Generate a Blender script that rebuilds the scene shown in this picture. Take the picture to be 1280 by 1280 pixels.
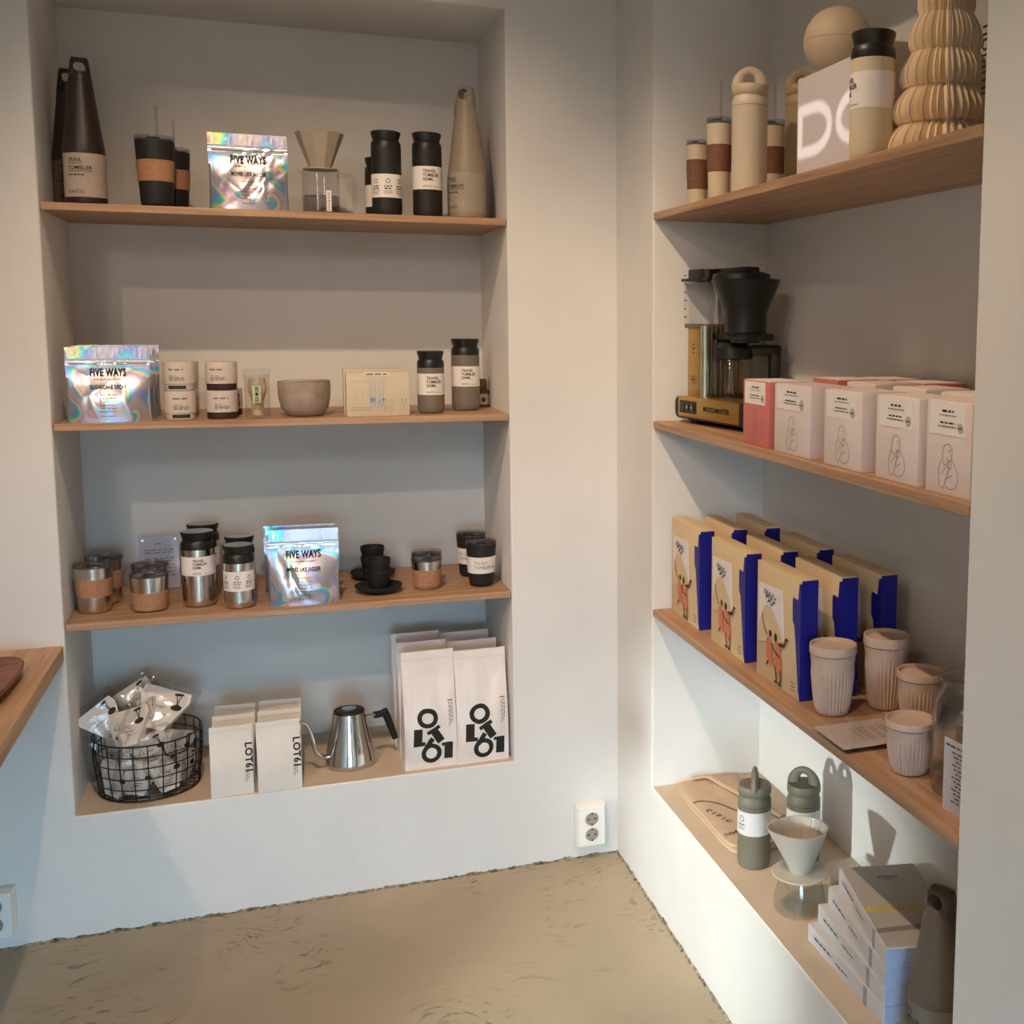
import bpy, bmesh, math, random
from mathutils import Vector, Matrix, noise

for o in list(bpy.data.objects): bpy.data.objects.remove(o)
scene = bpy.context.scene
COL = scene.collection
PI = math.pi
random.seed(7)

# ------------------------------------------------------------------ camera
FPX, PPX, PPY = 1433.92, 868.12, 572.25          # focal length and principal point, in pixels of a 1280 x 1280 frame
YAW, PITCH, ROLL = (math.radians(a) for a in (20.36953, -6.77846, 0.36372))
CAM = Vector((-0.88476, -2.99065, 1.5))
_f = Vector((math.sin(YAW)*math.cos(PITCH), math.cos(YAW)*math.cos(PITCH), math.sin(PITCH)))
_r = Vector((math.cos(YAW), -math.sin(YAW), 0))
_u = _r.cross(_f)
RIGHT = math.cos(ROLL)*_r + math.sin(ROLL)*_u
UP = -math.sin(ROLL)*_r + math.cos(ROLL)*_u
FWD = _f
cd = bpy.data.cameras.new('camera'); cam = bpy.data.objects.new('camera', cd); COL.objects.link(cam)
cd.sensor_fit = 'HORIZONTAL'; cd.sensor_width = 36.0; cd.lens = FPX/1280*36
cd.shift_x = (640-PPX)/1280; cd.shift_y = (PPY-640)/1280
cd.clip_start = 0.05
m4 = Matrix((RIGHT, UP, -FWD)).transposed().to_4x4(); m4.translation = CAM
cam.matrix_world = m4
scene.camera = cam

# ------------------------------------------------------------------ light
CEIL = 3.0
w = bpy.data.worlds.new('world'); scene.world = w; w.use_nodes = True
nt = w.node_tree; bg = nt.nodes['Background']; bg.inputs[1].default_value = 1.0
tc = nt.nodes.new('ShaderNodeTexCoord'); sp = nt.nodes.new('ShaderNodeSeparateXYZ'); mr = nt.nodes.new('ShaderNodeMapRange')
mr.inputs[1].default_value = -0.02; mr.inputs[2].default_value = 0.03
mx = nt.nodes.new('ShaderNodeMix'); mx.data_type = 'RGBA'
SKY = 26.0
mx.inputs[6].default_value = (1.1, 1.0, 0.9, 1); mx.inputs[7].default_value = (0.42*SKY, 0.73*SKY, 1.0*SKY, 1)      # street below the horizon, open sky above
nt.links.new(tc.outputs['Generated'], sp.inputs[0]); nt.links.new(sp.outputs[2], mr.inputs[0]); nt.links.new(mr.outputs[0], mx.inputs[0]); nt.links.new(mx.outputs[2], bg.inputs[0])

def spot(loc, target, watts, size, blend=0.8, radius=0.02, col=(1.0, 0.735, 0.50)):
    l = bpy.data.lights.new('ceiling_or_added_spot', 'SPOT'); o = bpy.data.objects.new('ceiling_or_added_spot', l); COL.objects.link(o)
    l.energy = watts; l.spot_size = math.radians(size); l.spot_blend = blend; l.shadow_soft_size = radius; l.color = col
    o.location = loc
    o.rotation_euler = (Vector(target)-Vector(loc)).to_track_quat('-Z', 'Y').to_euler()
    return o
spot((-1.0, -1.42, 2.92), (-0.66, 0.10, 0.80), 102, 69, 1.0)
spot((-0.95, -1.25, 2.92), (0.1, -0.85, 0.95), 72, 72, 1.0)
spot((-0.95, -2.30, 2.92), (0.0, -1.78, 1.20), 52, 40, 1.0)
spot((-2.2, -2.85, 2.92), (-0.60, -0.2, 0.85), 96, 48, 1.0)
spot((-1.75, -4.0, 2.92), (-1.75, -3.8, 0.0), 180, 100)  # fill added behind the view for ambient bounce
spot((-2.0, -3.2, 2.3), (-0.45, 0.1, 0.95), 54, 46, 1.0, 0.15, (1.0, 0.90, 0.84))          # unseen soft fill, added to lift the niche shadows
# added daylight-white spot at the left wall, standing in for low daylight
spot((-2.1, -1.40, 0.85), (0.0, -0.62, 0.22), 205, 34, 1.0, 0.05, (0.90, 1.0, 0.97))
vs = scene.view_settings
vs.view_transform = 'Standard'; vs.look = 'None'; vs.gamma = 1.0; vs.use_curve_mapping = False
vs.exposure = 0.0

# ------------------------------------------------------------------ pixel -> place
def ray(px, py): return RIGHT*((px-PPX)/FPX) + UP*(-(py-PPY)/FPX) + FWD
def on(ax, val, px, py):
    d = ray(px, py); return CAM + d*((val-CAM[ax])/d[ax])
def proj(p):
    d = Vector(p)-CAM; k = FPX/d.dot(FWD)
    return PPX+k*d.dot(RIGHT), PPY-k*d.dot(UP)
def depth(p): return (Vector(p)-CAM).dot(FWD)
def hdir(p):
    d = Vector(p)-CAM; d.z = 0; return d.normalized()
def stand(cx, ybot, wpx, z):
    """centre and radius of a round thing whose visible foot is at pixel (cx, ybot) on the level z"""
    p = on(2, z, cx, ybot); r = wpx*depth(p)/FPX/2
    p = p + hdir(p)*r; r = wpx*depth(p)/FPX/2
    return p.x, p.y, r
def stand_at(ax, val, cx, cy, wpx):
    p = on(ax, val, cx, cy); return p.x, p.y, wpx*depth(p)/FPX/2
def top_at(x, y, py, r=0.0):
    """height of the level seen at pixel row py above (x, y); r: round thing, its upper visible rim"""
    z = 1.0
    lo, hi = 0.0, 3.2
    for _ in range(40):
        z = (lo+hi)/2
        p = Vector((x, y, z)); d = hdir(p)*r
        q = p + d if z < CAM.z else p - d
        if proj(q)[1] > py: lo = z
        else: hi = z
    return z

# ------------------------------------------------------------------ helpers
def lin(c):
    return tuple(((v/255)/12.92 if v/255 <= 0.04045 else ((v/255+0.055)/1.055)**2.4) for v in c)
_mats = {}
def mat(name, rgb, rough=0.55, metal=0.0, var=0.05, scale=40.0, bump=0.0, stretch=(1, 1, 1), spec=0.5, coat=0.0, aniso=None):
    if name in _mats: return _mats[name]
    m = bpy.data.materials.new(name); m.use_nodes = True; nt = m.node_tree; b = nt.nodes['Principled BSDF']
    c = lin(rgb)
    tc = nt.nodes.new('ShaderNodeTexCoord'); mp = nt.nodes.new('ShaderNodeMapping'); mp.inputs['Scale'].default_value = stretch
    nz = nt.nodes.new('ShaderNodeTexNoise'); nz.inputs['Scale'].default_value = scale; nz.inputs['Detail'].default_value = 4
    nt.links.new(tc.outputs['Object'], mp.inputs[0]); nt.links.new(mp.outputs[0], nz.inputs['Vector'])
    cr = nt.nodes.new('ShaderNodeValToRGB')
    cr.color_ramp.elements[0].position = 0.3; cr.color_ramp.elements[1].position = 0.7
    cr.color_ramp.elements[0].color = tuple(max(0, v*(1-var)) for v in c)+(1,)
    cr.color_ramp.elements[1].color = tuple(min(1, v*(1+var)) for v in c)+(1,)
    nt.links.new(nz.outputs[0], cr.inputs[0]); nt.links.new(cr.outputs[0], b.inputs['Base Color'])
    b.inputs['Roughness'].default_value = rough; b.inputs['Metallic'].default_value = metal
    b.inputs['Specular IOR Level'].default_value = spec; b.inputs['Coat Weight'].default_value = coat
    if bump:
        bp = nt.nodes.new('ShaderNodeBump'); bp.inputs['Strength'].default_value = bump; bp.inputs['Distance'].default_value = 0.002
        nt.links.new(nz.outputs[0], bp.inputs['Height']); nt.links.new(bp.outputs[0], b.inputs['Normal'])
    _mats[name] = m
    return m
def glass_mat(name, tint=(1, 1, 1), gloss=0.04, ior=1.45):
    if name in _mats: return _mats[name]
    m = bpy.data.materials.new(name); m.use_nodes = True; nt = m.node_tree; nt.nodes.clear()
    out = nt.nodes.new('ShaderNodeOutputMaterial'); mx = nt.nodes.new('ShaderNodeMixShader')
    tr = nt.nodes.new('ShaderNodeBsdfTransparent'); tr.inputs[0].default_value = tuple(tint)+(1,)
    gl = nt.nodes.new('ShaderNodeBsdfGlossy'); gl.inputs['Roughness'].default_value = gloss
    lw = nt.nodes.new('ShaderNodeLayerWeight'); lw.inputs[0].default_value = 0.5
    pw = nt.nodes.new('ShaderNodeMath'); pw.operation = 'POWER'; pw.inputs[1].default_value = 4.5
    fr = nt.nodes.new('ShaderNodeMath'); fr.operation = 'MULTIPLY_ADD'; fr.inputs[1].default_value = 0.6; fr.inputs[2].default_value = ((ior-1)/(ior+1))**2
    nt.links.new(lw.outputs['Facing'], pw.inputs[0]); nt.links.new(pw.outputs[0], fr.inputs[0])
    nz = nt.nodes.new('ShaderNodeTexNoise'); nz.inputs['Scale'].default_value = 25
    bp = nt.nodes.new('ShaderNodeBump'); bp.inputs['Strength'].default_value = 0.08; bp.inputs['Distance'].default_value = 0.002
    nt.links.new(nz.outputs[0], bp.inputs['Height']); nt.links.new(bp.outputs[0], gl.inputs['Normal'])
    nt.links.new(fr.outputs[0], mx.inputs[0]); nt.links.new(tr.outputs[0], mx.inputs[1]); nt.links.new(gl.outputs[0], mx.inputs[2])
    nt.links.new(mx.outputs[0], out.inputs[0]); _mats[name] = m
    return m

def obj(name, vf, material, parent=None, smooth=True, sharp=35, loc=None, rot=None, kind=None):
    v, f = vf
    me = bpy.data.meshes.new(name); me.from_pydata([tuple(p) for p in v], [], f); me.update()
    bm = bmesh.new(); bm.from_mesh(me); bmesh.ops.recalc_face_normals(bm, faces=bm.faces); bm.to_mesh(me); bm.free()
    if smooth:
        me.polygons.foreach_set('use_smooth', [True]*len(me.polygons))
        me.set_sharp_from_angle(angle=math.radians(sharp))
    me.materials.append(material)
    o = bpy.data.objects.new(name, me); COL.objects.link(o)
    if parent is not None: o.parent = parent
    if loc is not None: o.location = loc
    if rot is not None: o.rotation_euler = rot
    if kind: o['kind'] = kind
    return o
def flatobj(name, vf, material, parent=None, **k):
    """printed shapes: keep the given winding, no normal fixing"""
    v, f = vf
    me = bpy.data.meshes.new(name); me.from_pydata([tuple(p) for p in v], [], f); me.update(); me.materials.append(material)
    o = bpy.data.objects.new(name, me); COL.objects.link(o)
    if parent is not None: o.parent = parent
    return o
def tag(o, label, cat, group=None):
    o['label'] = label; o['category'] = cat
    if group: o['group'] = group
    return o
def thing(name, label, cat, loc, rz=0.0, group=None):
    o = bpy.data.objects.new(name, None); o.empty_display_size = 0.02; COL.objects.link(o)
    o.location = loc; o.rotation_euler = (0, 0, rz)
    return tag(o, label, cat, group)
def dup(src, loc, rz, label, group=None):
    r = src.copy(); COL.objects.link(r); r.location = loc; r.rotation_euler = (0, 0, rz); r['label'] = label
    if group: r['group'] = group
    for ch in list(src.children):
        c = ch.copy(); COL.objects.link(c); c.parent = r
        for g in list(ch.children):
            d = g.copy(); COL.objects.link(d); d.parent = c
    return r
def join(*vfs):
    V, F = [], []
    for v, f in vfs:
        n = len(V); V += [tuple(p) for p in v]; F += [tuple(i+n for i in q) for q in f]
    return V, F
def xf(vf, M): return [tuple(M @ Vector(p)) for p in vf[0]], vf[1]
def move(vf, x=0, y=0, z=0): return [(p[0]+x, p[1]+y, p[2]+z) for p in vf[0]], vf[1]
def rotz(vf, a, c=(0, 0, 0)):
    M = Matrix.Translation(c) @ Matrix.Rotation(a, 4, 'Z') @ Matrix.Translation(-Vector(c)); return xf(vf, M)
def box(x0, x1, y0, y1, z0, z1, bev=0.0, seg=2):
    if bev <= 0:
        v = [(x0, y0, z0), (x1, y0, z0), (x1, y1, z0), (x0, y1, z0), (x0, y0, z1), (x1, y0, z1), (x1, y1, z1), (x0, y1, z1)]
        return v, [(0, 3, 2, 1), (4, 5, 6, 7), (0, 1, 5, 4), (1, 2, 6, 5), (2, 3, 7, 6), (3, 0, 4, 7)]
    bm = bmesh.new(); bmesh.ops.create_cube(bm, size=1.0)
    for q in bm.verts: q.co = ((x0+x1)/2+q.co.x*(x1-x0), (y0+y1)/2+q.co.y*(y1-y0), (z0+z1)/2+q.co.z*(z1-z0))
    bmesh.ops.bevel(bm, geom=bm.edges[:], offset=bev, segments=seg, profile=0.5, affect='EDGES')
    r = [tuple(q.co) for q in bm.verts], [tuple(q.index for q in f.verts) for f in bm.faces]
    bm.free(); return r
def lathe(prof, seg=40, rfun=None, a0=0.0, a1=2*PI):
    """prof: (r, z) list; poles where r == 0; rfun(r, z, a) may modulate"""
    V, F = [], []; full = abs(a1-a0-2*PI) < 1e-6; n = seg if full else seg+1
    rows = []
    for r, z in prof:
        if r < 1e-7: rows.append([len(V)]); V.append((0, 0, z)); continue
        row = []
        for i in range(n):
            a = a0+(a1-a0)*i/seg; q = rfun(r, z, a) if rfun else r
            row.append(len(V)); V.append((q*math.sin(a), -q*math.cos(a), z))
        rows.append(row)
    for A, B in zip(rows, rows[1:]):
        if len(A) == 1 and len(B) == 1: continue
        for i in range(seg):
            j = (i+1) % n
            if len(A) == 1: F.append((A[0], B[j], B[i]))
            elif len(B) == 1: F.append((A[i], A[j], B[0]))
            else: F.append((A[i], A[j], B[j], B[i]))
    return V, F
def tube(pts, rad, seg=8, closed=False, flat=1.0, caps=True, updir=None):
    """sweep a circle (or ellipse: flat scales the binormal) along pts; rad number or list"""
    pts = [Vector(p) for p in pts]; n = len(pts)
    if not isinstance(rad, (list, tuple)): rad = [rad]*n
    V, F = [], []; prev = None
    for i, p in enumerate(pts):
        a = pts[(i-1) % n] if (closed or i > 0) else p; b = pts[(i+1) % n] if (closed or i < n-1) else p
        t = (b-a).normalized()
        if updir is not None: u = Vector(updir)
        elif prev is None: u = Vector((0, 0, 1)) if abs(t.z) < 0.9 else Vector((0, 1, 0))
        else: u = prev
        u = (u - t*u.dot(t)).normalized(); prev = u; w_ = t.cross(u)
        for k in range(seg):
            an = 2*PI*k/seg; V.append(tuple(p + u*(rad[i]*math.cos(an)) + w_*(rad[i]*flat*math.sin(an))))
    for i in range(n if closed else n-1):
        for k in range(seg):
            j = (i+1) % n; F.append((i*seg+k, i*seg+(k+1) % seg, j*seg+(k+1) % seg, j*seg+k))
    if caps and not closed: F.append(tuple(range(seg))[::-1]); F.append(tuple(range((n-1)*seg, n*seg)))
    return V, F
def prism(poly, y0, y1):
    """extrude an (x, z) outline from y0 to y1"""
    n = len(poly); V = [(x, y0, z) for x, z in poly]+[(x, y1, z) for x, z in poly]
    F = [tuple(range(n)), tuple(range(2*n-1, n-1, -1))]+[(i, i+n, (i+1) % n+n, (i+1) % n) for i in range(n)]
    return V, F
def prismz(poly, z0, z1):
    n = len(poly); V = [(x, y, z0) for x, y in poly]+[(x, y, z1) for x, y in poly]
    F = [tuple(range(n))[::-1], tuple(range(n, 2*n))]+[(i, (i+1) % n, (i+1) % n+n, i+n) for i in range(n)]
    return V, F
def rrect(w_, h_, r, n=5, cx=0, cy=0):
    P = []
    for sx, sy, a in ((1, 1, 0), (-1, 1, PI/2), (-1, -1, PI), (1, -1, 3*PI/2)):
        for i in range(n+1):
            t = a+PI/2*i/n; P.append((cx+sx*(w_/2-r)+r*math.cos(t), cy+sy*(h_/2-r)+r*math.sin(t)))
    return P
def smooth01(t): t = max(0.0, min(1.0, t)); return t*t*(3-2*t)

# ---- printing: everything drawn in (u, v) metres on a surface, mapped by mapf(u, v) -> xyz
_txt = {}
def text_uv(s, size, sx=1.0, bold=0.0, align='CENTER'):
    key = (s, bold)
    if key not in _txt:
        c = bpy.data.curves.new('t', 'FONT'); c.body = s; c.size = 1.0; c.offset = bold; c.align_x = 'LEFT'; c.resolution_u = 3; c.space_character = 1.0+3.0*bold
        o = bpy.data.objects.new('t', c); COL.objects.link(o)
        me = bpy.data.meshes.new_from_object(o.evaluated_get(bpy.context.evaluated_depsgraph_get()))
        bm = bmesh.new(); bm.from_mesh(me); bmesh.ops.triangulate(bm, faces=bm.faces)
        bm.verts.index_update()
        _txt[key] = ([(q.co.x, q.co.y) for q in bm.verts], [tuple(q.index for q in f.verts) for f in bm.faces])
        bm.free(); bpy.data.objects.remove(o); bpy.data.curves.remove(c); bpy.data.meshes.remove(me)
    P, F = _txt[key]
    if not P: return [], []
    xs = [p[0] for p in P]; x0, x1 = min(xs), max(xs)
    off = {'CENTER': (x0+x1)/2, 'LEFT': x0, 'RIGHT': x1}[align]
    return [((x-off)*size*sx, y*size) for x, y in P], F
def rot2(P, a): c, s = math.cos(a), math.sin(a); return [(x*c-y*s, x*s+y*c) for x, y in P]
def T(s, u, v, size, sx=1.0, bold=0.0, align='CENTER', rot=0.0):
    P, F = text_uv(s, size, sx, bold, align)
    return [(x+u, y+v) for x, y in rot2(P, rot)], F
def bar(u0, u1, v, h, words=0, rnd=None):
    """a line of print too small to read: short dashes"""
    V, F = [], []; rnd = rnd or random
    u = u0
    while u < u1-1e-6:
        e = min(u1, u+(rnd.uniform(0.6, 1.5)*words if words else (u1-u0)))
        k = max(1, int((e-u)/0.004)); n = len(V)
        for i in range(k+1):
            x = u+(e-u)*i/k; V += [(x, v-h/2), (x, v+h/2)]
        F += [(n+2*i, n+2*i+2, n+2*i+3, n+2*i+1) for i in range(k)]
        u = e+(words*0.35 if words else 1)
    return V, F
def vbar(u, v0, v1, wd, words=0):
    P, F = bar(v0, v1, 0, wd, words); return [(u-y, x) for x, y in P], F
def poly(P): return list(P), [tuple(range(len(P)))]
def ell(u, v, a, b, n=20, rot=0.0): return poly([(u+x, v+y) for x, y in rot2([(a*math.cos(2*PI*i/n), b*math.sin(2*PI*i/n)) for i in range(n)], rot)])
def ring(u, v, ro, ri, n=32, sq=1.0):
    V = []
    for i in range(n):
        c, s = math.cos(2*PI*i/n), math.sin(2*PI*i/n); V += [(u+ro*c, v+ro*s*sq), (u+ri*c, v+ri*s*sq)]
    return V, [(2*i, (2*i+2) % (2*n), (2*i+3) % (2*n), 2*i+1) for i in range(n)]
def stroke(P, wd):
    V, F = [], []; n = len(P)
    for i, p in enumerate(P):
        a = P[max(0, i-1)]; b = P[min(n-1, i+1)]; dx, dy = b[0]-a[0], b[1]-a[1]; L = math.hypot(dx, dy) or 1
        V += [(p[0]-dy/L*wd/2, p[1]+dx/L*wd/2), (p[0]+dy/L*wd/2, p[1]-dx/L*wd/2)]
    return V, [(2*i+1, 2*i+3, 2*i+2, 2*i) for i in range(n-1)]
def curve(P, n=6):
    """Catmull-Rom through P"""
    Q = []; m = len(P)
    for i in range(m-1):
        p0, p1, p2, p3 = P[max(0, i-1)], P[i], P[i+1], P[min(m-1, i+2)]
        for k in range(n):
            t = k/n
            Q.append(tuple(0.5*((2*b)+(c-a)*t+(2*a-5*b+4*c-d)*t*t+(3*b-a-3*c+d)*t**3) for a, b, c, d in zip(p0, p1, p2, p3)))
    Q.append(tuple(P[-1])); return Q
def draw(name, items, mapf, material, parent):
    V, F = [], []
    for P, Q in items:
        n = len(V); V += [mapf(u, v) for u, v in P]; F += [tuple(i+n for i in q) for q in Q]
    return flatobj(name, (V, F), material, parent)
def flat(y): return lambda u, v: (u, y, v)
def cyl(r, a0=0.0): return lambda u, v: (r*math.sin(u/r+a0), -r*math.cos(u/r+a0), v)
def flattop(z): return lambda u, v: (u, v, z)
# ------------------------------------------------------------------ materials
def plaster_mat():
    m = bpy.data.materials.new('plaster'); m.use_nodes = True; nt = m.node_tree; b = nt.nodes['Principled BSDF']
    g = nt.nodes.new('ShaderNodeNewGeometry')
    n1 = nt.nodes.new('ShaderNodeTexNoise'); n1.inputs['Scale'].default_value = 2.2; n1.inputs['Detail'].default_value = 5
    n2 = nt.nodes.new('ShaderNodeTexNoise'); n2.inputs['Scale'].default_value = 28; n2.inputs['Detail'].default_value = 3
    for n in (n1, n2): nt.links.new(g.outputs['Position'], n.inputs['Vector'])
    cr = nt.nodes.new('ShaderNodeValToRGB'); cr.color_ramp.elements[0].position = 0.35; cr.color_ramp.elements[1].position = 0.65
    cr.color_ramp.elements[0].color = (0.70, 0.685, 0.66, 1); cr.color_ramp.elements[1].color = (0.765, 0.75, 0.725, 1)
    nt.links.new(n1.outputs[0], cr.inputs[0]); nt.links.new(cr.outputs[0], b.inputs['Base Color'])
    b.inputs['Roughness'].default_value = 0.62; b.inputs['Specular IOR Level'].default_value = 0.3
    ad = nt.nodes.new('ShaderNodeMath'); ad.operation = 'MULTIPLY_ADD'; ad.inputs[1].default_value = 0.25
    nt.links.new(n2.outputs[0], ad.inputs[0]); nt.links.new(n1.outputs[0], ad.inputs[2])
    bp = nt.nodes.new('ShaderNodeBump'); bp.inputs['Strength'].default_value = 0.35; bp.inputs['Distance'].default_value = 0.012
    nt.links.new(ad.outputs[0], bp.inputs['Height']); nt.links.new(bp.outputs[0], b.inputs['Normal'])
    return m
PLASTER = plaster_mat()
def sill_mat():
    return mat('sill_board', (204, 184, 160), 0.6, var=0.08, scale=6)
def concrete_mat():
    m = bpy.data.materials.new('screed'); m.use_nodes = True; nt = m.node_tree; b = nt.nodes['Principled BSDF']
    L = nt.links.new; g = nt.nodes.new('ShaderNodeNewGeometry')
    def nz(scale, detail, dist=0.0, vec=None):
        n = nt.nodes.new('ShaderNodeTexNoise'); n.inputs['Scale'].default_value = scale; n.inputs['Detail'].default_value = detail; n.inputs['Distortion'].default_value = dist
        L(vec or g.outputs['Position'], n.inputs['Vector']); return n
    a = nz(1.7, 6, 0.4); cr = nt.nodes.new('ShaderNodeValToRGB'); e = cr.color_ramp.elements
    e[0].position = 0.33; e[1].position = 0.68; e[0].color = lin((158, 143, 121))+(1,); e[1].color = lin((180, 163, 138))+(1,)
    L(a.outputs[0], cr.inputs[0])
    # dark trowel scars: stretched noise, thresholded, kept to patches
    mp = nt.nodes.new('ShaderNodeMapping'); mp.inputs['Rotation'].default_value = (0, 0, 0.9); mp.inputs['Scale'].default_value = (13, 44, 1)
    wv = nz(3.0, 2, 0.0); vm = nt.nodes.new('ShaderNodeVectorMath'); vm.operation = 'MULTIPLY_ADD'
    vm.inputs[1].default_value = (0.5, 0.5, 0.0); L(wv.outputs['Color'], vm.inputs[0]); L(g.outputs['Position'], vm.inputs[2])
    L(vm.outputs[0], mp.inputs[0])
    s = nz(1.4, 5, 0.3, mp.outputs[0]); r1 = nt.nodes.new('ShaderNodeValToRGB'); r1.color_ramp.elements[0].position = 0.56; r1.color_ramp.elements[1].position = 0.66
    L(s.outputs[0], r1.inputs[0])
    pt = nz(2.6, 3, 0.5); r2 = nt.nodes.new('ShaderNodeValToRGB'); r2.color_ramp.elements[0].position = 0.45; r2.color_ramp.elements[1].position = 0.60
    L(pt.outputs[0], r2.inputs[0])
    mu = nt.nodes.new('ShaderNodeMath'); mu.operation = 'MULTIPLY'; L(r1.outputs[0], mu.inputs[0]); L(r2.outputs[0], mu.inputs[1])
    mx = nt.nodes.new('ShaderNodeMix'); mx.data_type = 'RGBA'; mx.inputs[7].default_value = lin((98, 80, 60))+(1,)
    sc = nt.nodes.new('ShaderNodeMath'); sc.operation = 'MULTIPLY'; sc.inputs[1].default_value = 0.85
    L(mu.outputs[0], sc.inputs[0]); L(sc.outputs[0], mx.inputs[0]); L(cr.outputs[0], mx.inputs[6]); L(mx.outputs[2], b.inputs['Base Color'])
    b.inputs['Roughness'].default_value = 0.55
    bp = nt.nodes.new('ShaderNodeBump'); bp.inputs['Strength'].default_value = 0.3; bp.inputs['Distance'].default_value = 0.003; bp.invert = True
    L(mu.outputs[0], bp.inputs['Height']); L(bp.outputs[0], b.inputs['Normal'])
    return m
def wood_mat(name, axis, c0=(150, 113, 83), c1=(190, 152, 119)):
    if name in _mats: return _mats[name]
    m = bpy.data.materials.new(name); m.use_nodes = True; nt = m.node_tree; b = nt.nodes['Principled BSDF']; L = nt.links.new
    g = nt.nodes.new('ShaderNodeNewGeometry'); mp = nt.nodes.new('ShaderNodeMapping')
    s = [70.0, 70.0, 70.0]; s[axis] = 2.4; mp.inputs['Scale'].default_value = s
    L(g.outputs['Position'], mp.inputs[0])
    n = nt.nodes.new('ShaderNodeTexNoise'); n.inputs['Scale'].default_value = 1.0; n.inputs['Detail'].default_value = 6; n.inputs['Distortion'].default_value = 0.6
    L(mp.outputs[0], n.inputs['Vector'])
    cr = nt.nodes.new('ShaderNodeValToRGB'); e = cr.color_ramp.elements; e[0].position = 0.32; e[1].position = 0.66
    e[0].color = lin(c0)+(1,); e[1].color = lin(c1)+(1,)
    L(n.outputs[0], cr.inputs[0]); L(cr.outputs[0], b.inputs['Base Color'])
    b.inputs['Roughness'].default_value = 0.5
    bp = nt.nodes.new('ShaderNodeBump'); bp.inputs['Strength'].default_value = 0.12; bp.inputs['Distance'].default_value = 0.001
    L(n.outputs[0], bp.inputs['Height']); L(bp.outputs[0], b.inputs['Normal'])
    _mats[name] = m; return m
def holo_mat():
    m = bpy.data.materials.new('holographic_foil'); m.use_nodes = True; nt = m.node_tree; b = nt.nodes['Principled BSDF']; L = nt.links.new
    g = nt.nodes.new('ShaderNodeNewGeometry'); tc = nt.nodes.new('ShaderNodeTexCoord')
    n = nt.nodes.new('ShaderNodeTexNoise'); n.inputs['Scale'].default_value = 9; n.inputs['Detail'].default_value = 1; n.inputs['Distortion'].default_value = 0.5
    L(tc.outputs['Object'], n.inputs['Vector'])
    dt = nt.nodes.new('ShaderNodeVectorMath'); dt.operation = 'DOT_PRODUCT'; dt.inputs[1].default_value = (1.6, 0.5, 2.3)
    L(g.outputs['Normal'], dt.inputs[0])
    ad = nt.nodes.new('ShaderNodeMath'); ad.operation = 'MULTIPLY_ADD'; ad.inputs[1].default_value = 1.3
    L(n.outputs[0], ad.inputs[0]); L(dt.outputs['Value'], ad.inputs[2])
    fr = nt.nodes.new('ShaderNodeMath'); fr.operation = 'FRACT'; L(ad.outputs[0], fr.inputs[0])
    cr = nt.nodes.new('ShaderNodeValToRGB'); els = cr.color_ramp.elements
    cols = [(0.0, (206, 200, 204)), (0.22, (200, 196, 214)), (0.32, (160, 170, 236)), (0.40, (110, 206, 250)), (0.47, (140, 240, 200)), (0.53, (226, 244, 150)), (0.59, (255, 214, 180)), (0.66, (244, 170, 214)), (0.74, (196, 180, 226)), (0.84, (206, 202, 206)), (1.0, (206, 200, 204))]
    els[0].position = 0; els[0].color = lin(cols[0][1])+(1,); els[1].position = 1; els[1].color = lin(cols[-1][1])+(1,)
    for p, c in cols[1:-1]:
        e = els.new(p); e.color = lin(c)+(1,)
    L(fr.outputs[0], cr.inputs[0]); L(cr.outputs[0], b.inputs['Base Color'])
    b.inputs['Metallic'].default_value = 0.8; b.inputs['Roughness'].default_value = 0.33
    return m
OAKX = wood_mat('oak_along_x', 0); OAKY = wood_mat('oak_along_y', 1)
HOLO = holo_mat()
BLACK = mat('black_plastic', (22, 22, 23), 0.42)
SOOT = mat('black_matte', (26, 25, 25), 0.6)
INK = mat('black_ink', (18, 18, 18), 0.7)
GREYINK = mat('grey_ink', (120, 112, 112), 0.7)
PAPER = mat('white_paper', (236, 228, 222), 0.7, var=0.02)
STEEL = mat('brushed_steel', (208, 204, 198), 0.24, 1.0, var=0.05, scale=8, stretch=(1, 1, 60))
_nt = STEEL.node_tree; _b = _nt.nodes['Principled BSDF']; _tg = _nt.nodes.new('ShaderNodeTangent'); _tg.direction_type = 'RADIAL'; _tg.axis = 'Z'
_nt.links.new(_tg.outputs[0], _b.inputs['Tangent']); _b.inputs['Anisotropic'].default_value = 0.75; _b.inputs['Anisotropic Rotation'].default_value = 0.25
CHROME = mat('polished_steel', (205, 203, 200), 0.08, 1.0, var=0.02)
GLASS = glass_mat('clear_glass', (0.972, 0.978, 0.974), 0.04, 1.55)
JARG = glass_mat('jar_glass', (0.93, 0.94, 0.935), 0.03, 1.75)
ACRYL = glass_mat('clear_acrylic', (0.965, 0.965, 0.97), 0.05, 1.49)
SMOKE = glass_mat('smoky_lid_plastic', (0.80, 0.81, 0.84), 0.04, 1.6)
FILM = glass_mat('clear_film', (0.93, 0.93, 0.93), 0.12, 1.5)
CORK = mat('tan_band', (170, 124, 92), 0.75, var=0.1, scale=120)
BROWN = mat('brown_band', (126, 84, 62), 0.7, var=0.08, scale=120)
CREAM = mat('cream_powder_coat', (214, 198, 168), 0.5, var=0.02, scale=200)
SAGE = mat('sage_powder_coat', (112, 106, 90), 0.55, var=0.03, scale=200)
TAUPE = mat('taupe_powder_coat', (128, 116, 104), 0.55, var=0.03, scale=200)
SAND = mat('sand_powder_coat', (150, 136, 116), 0.5, var=0.03, scale=200)
DARKBR = mat('dark_brown_powder_coat', (44, 34, 32), 0.4, var=0.05, scale=200)

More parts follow.
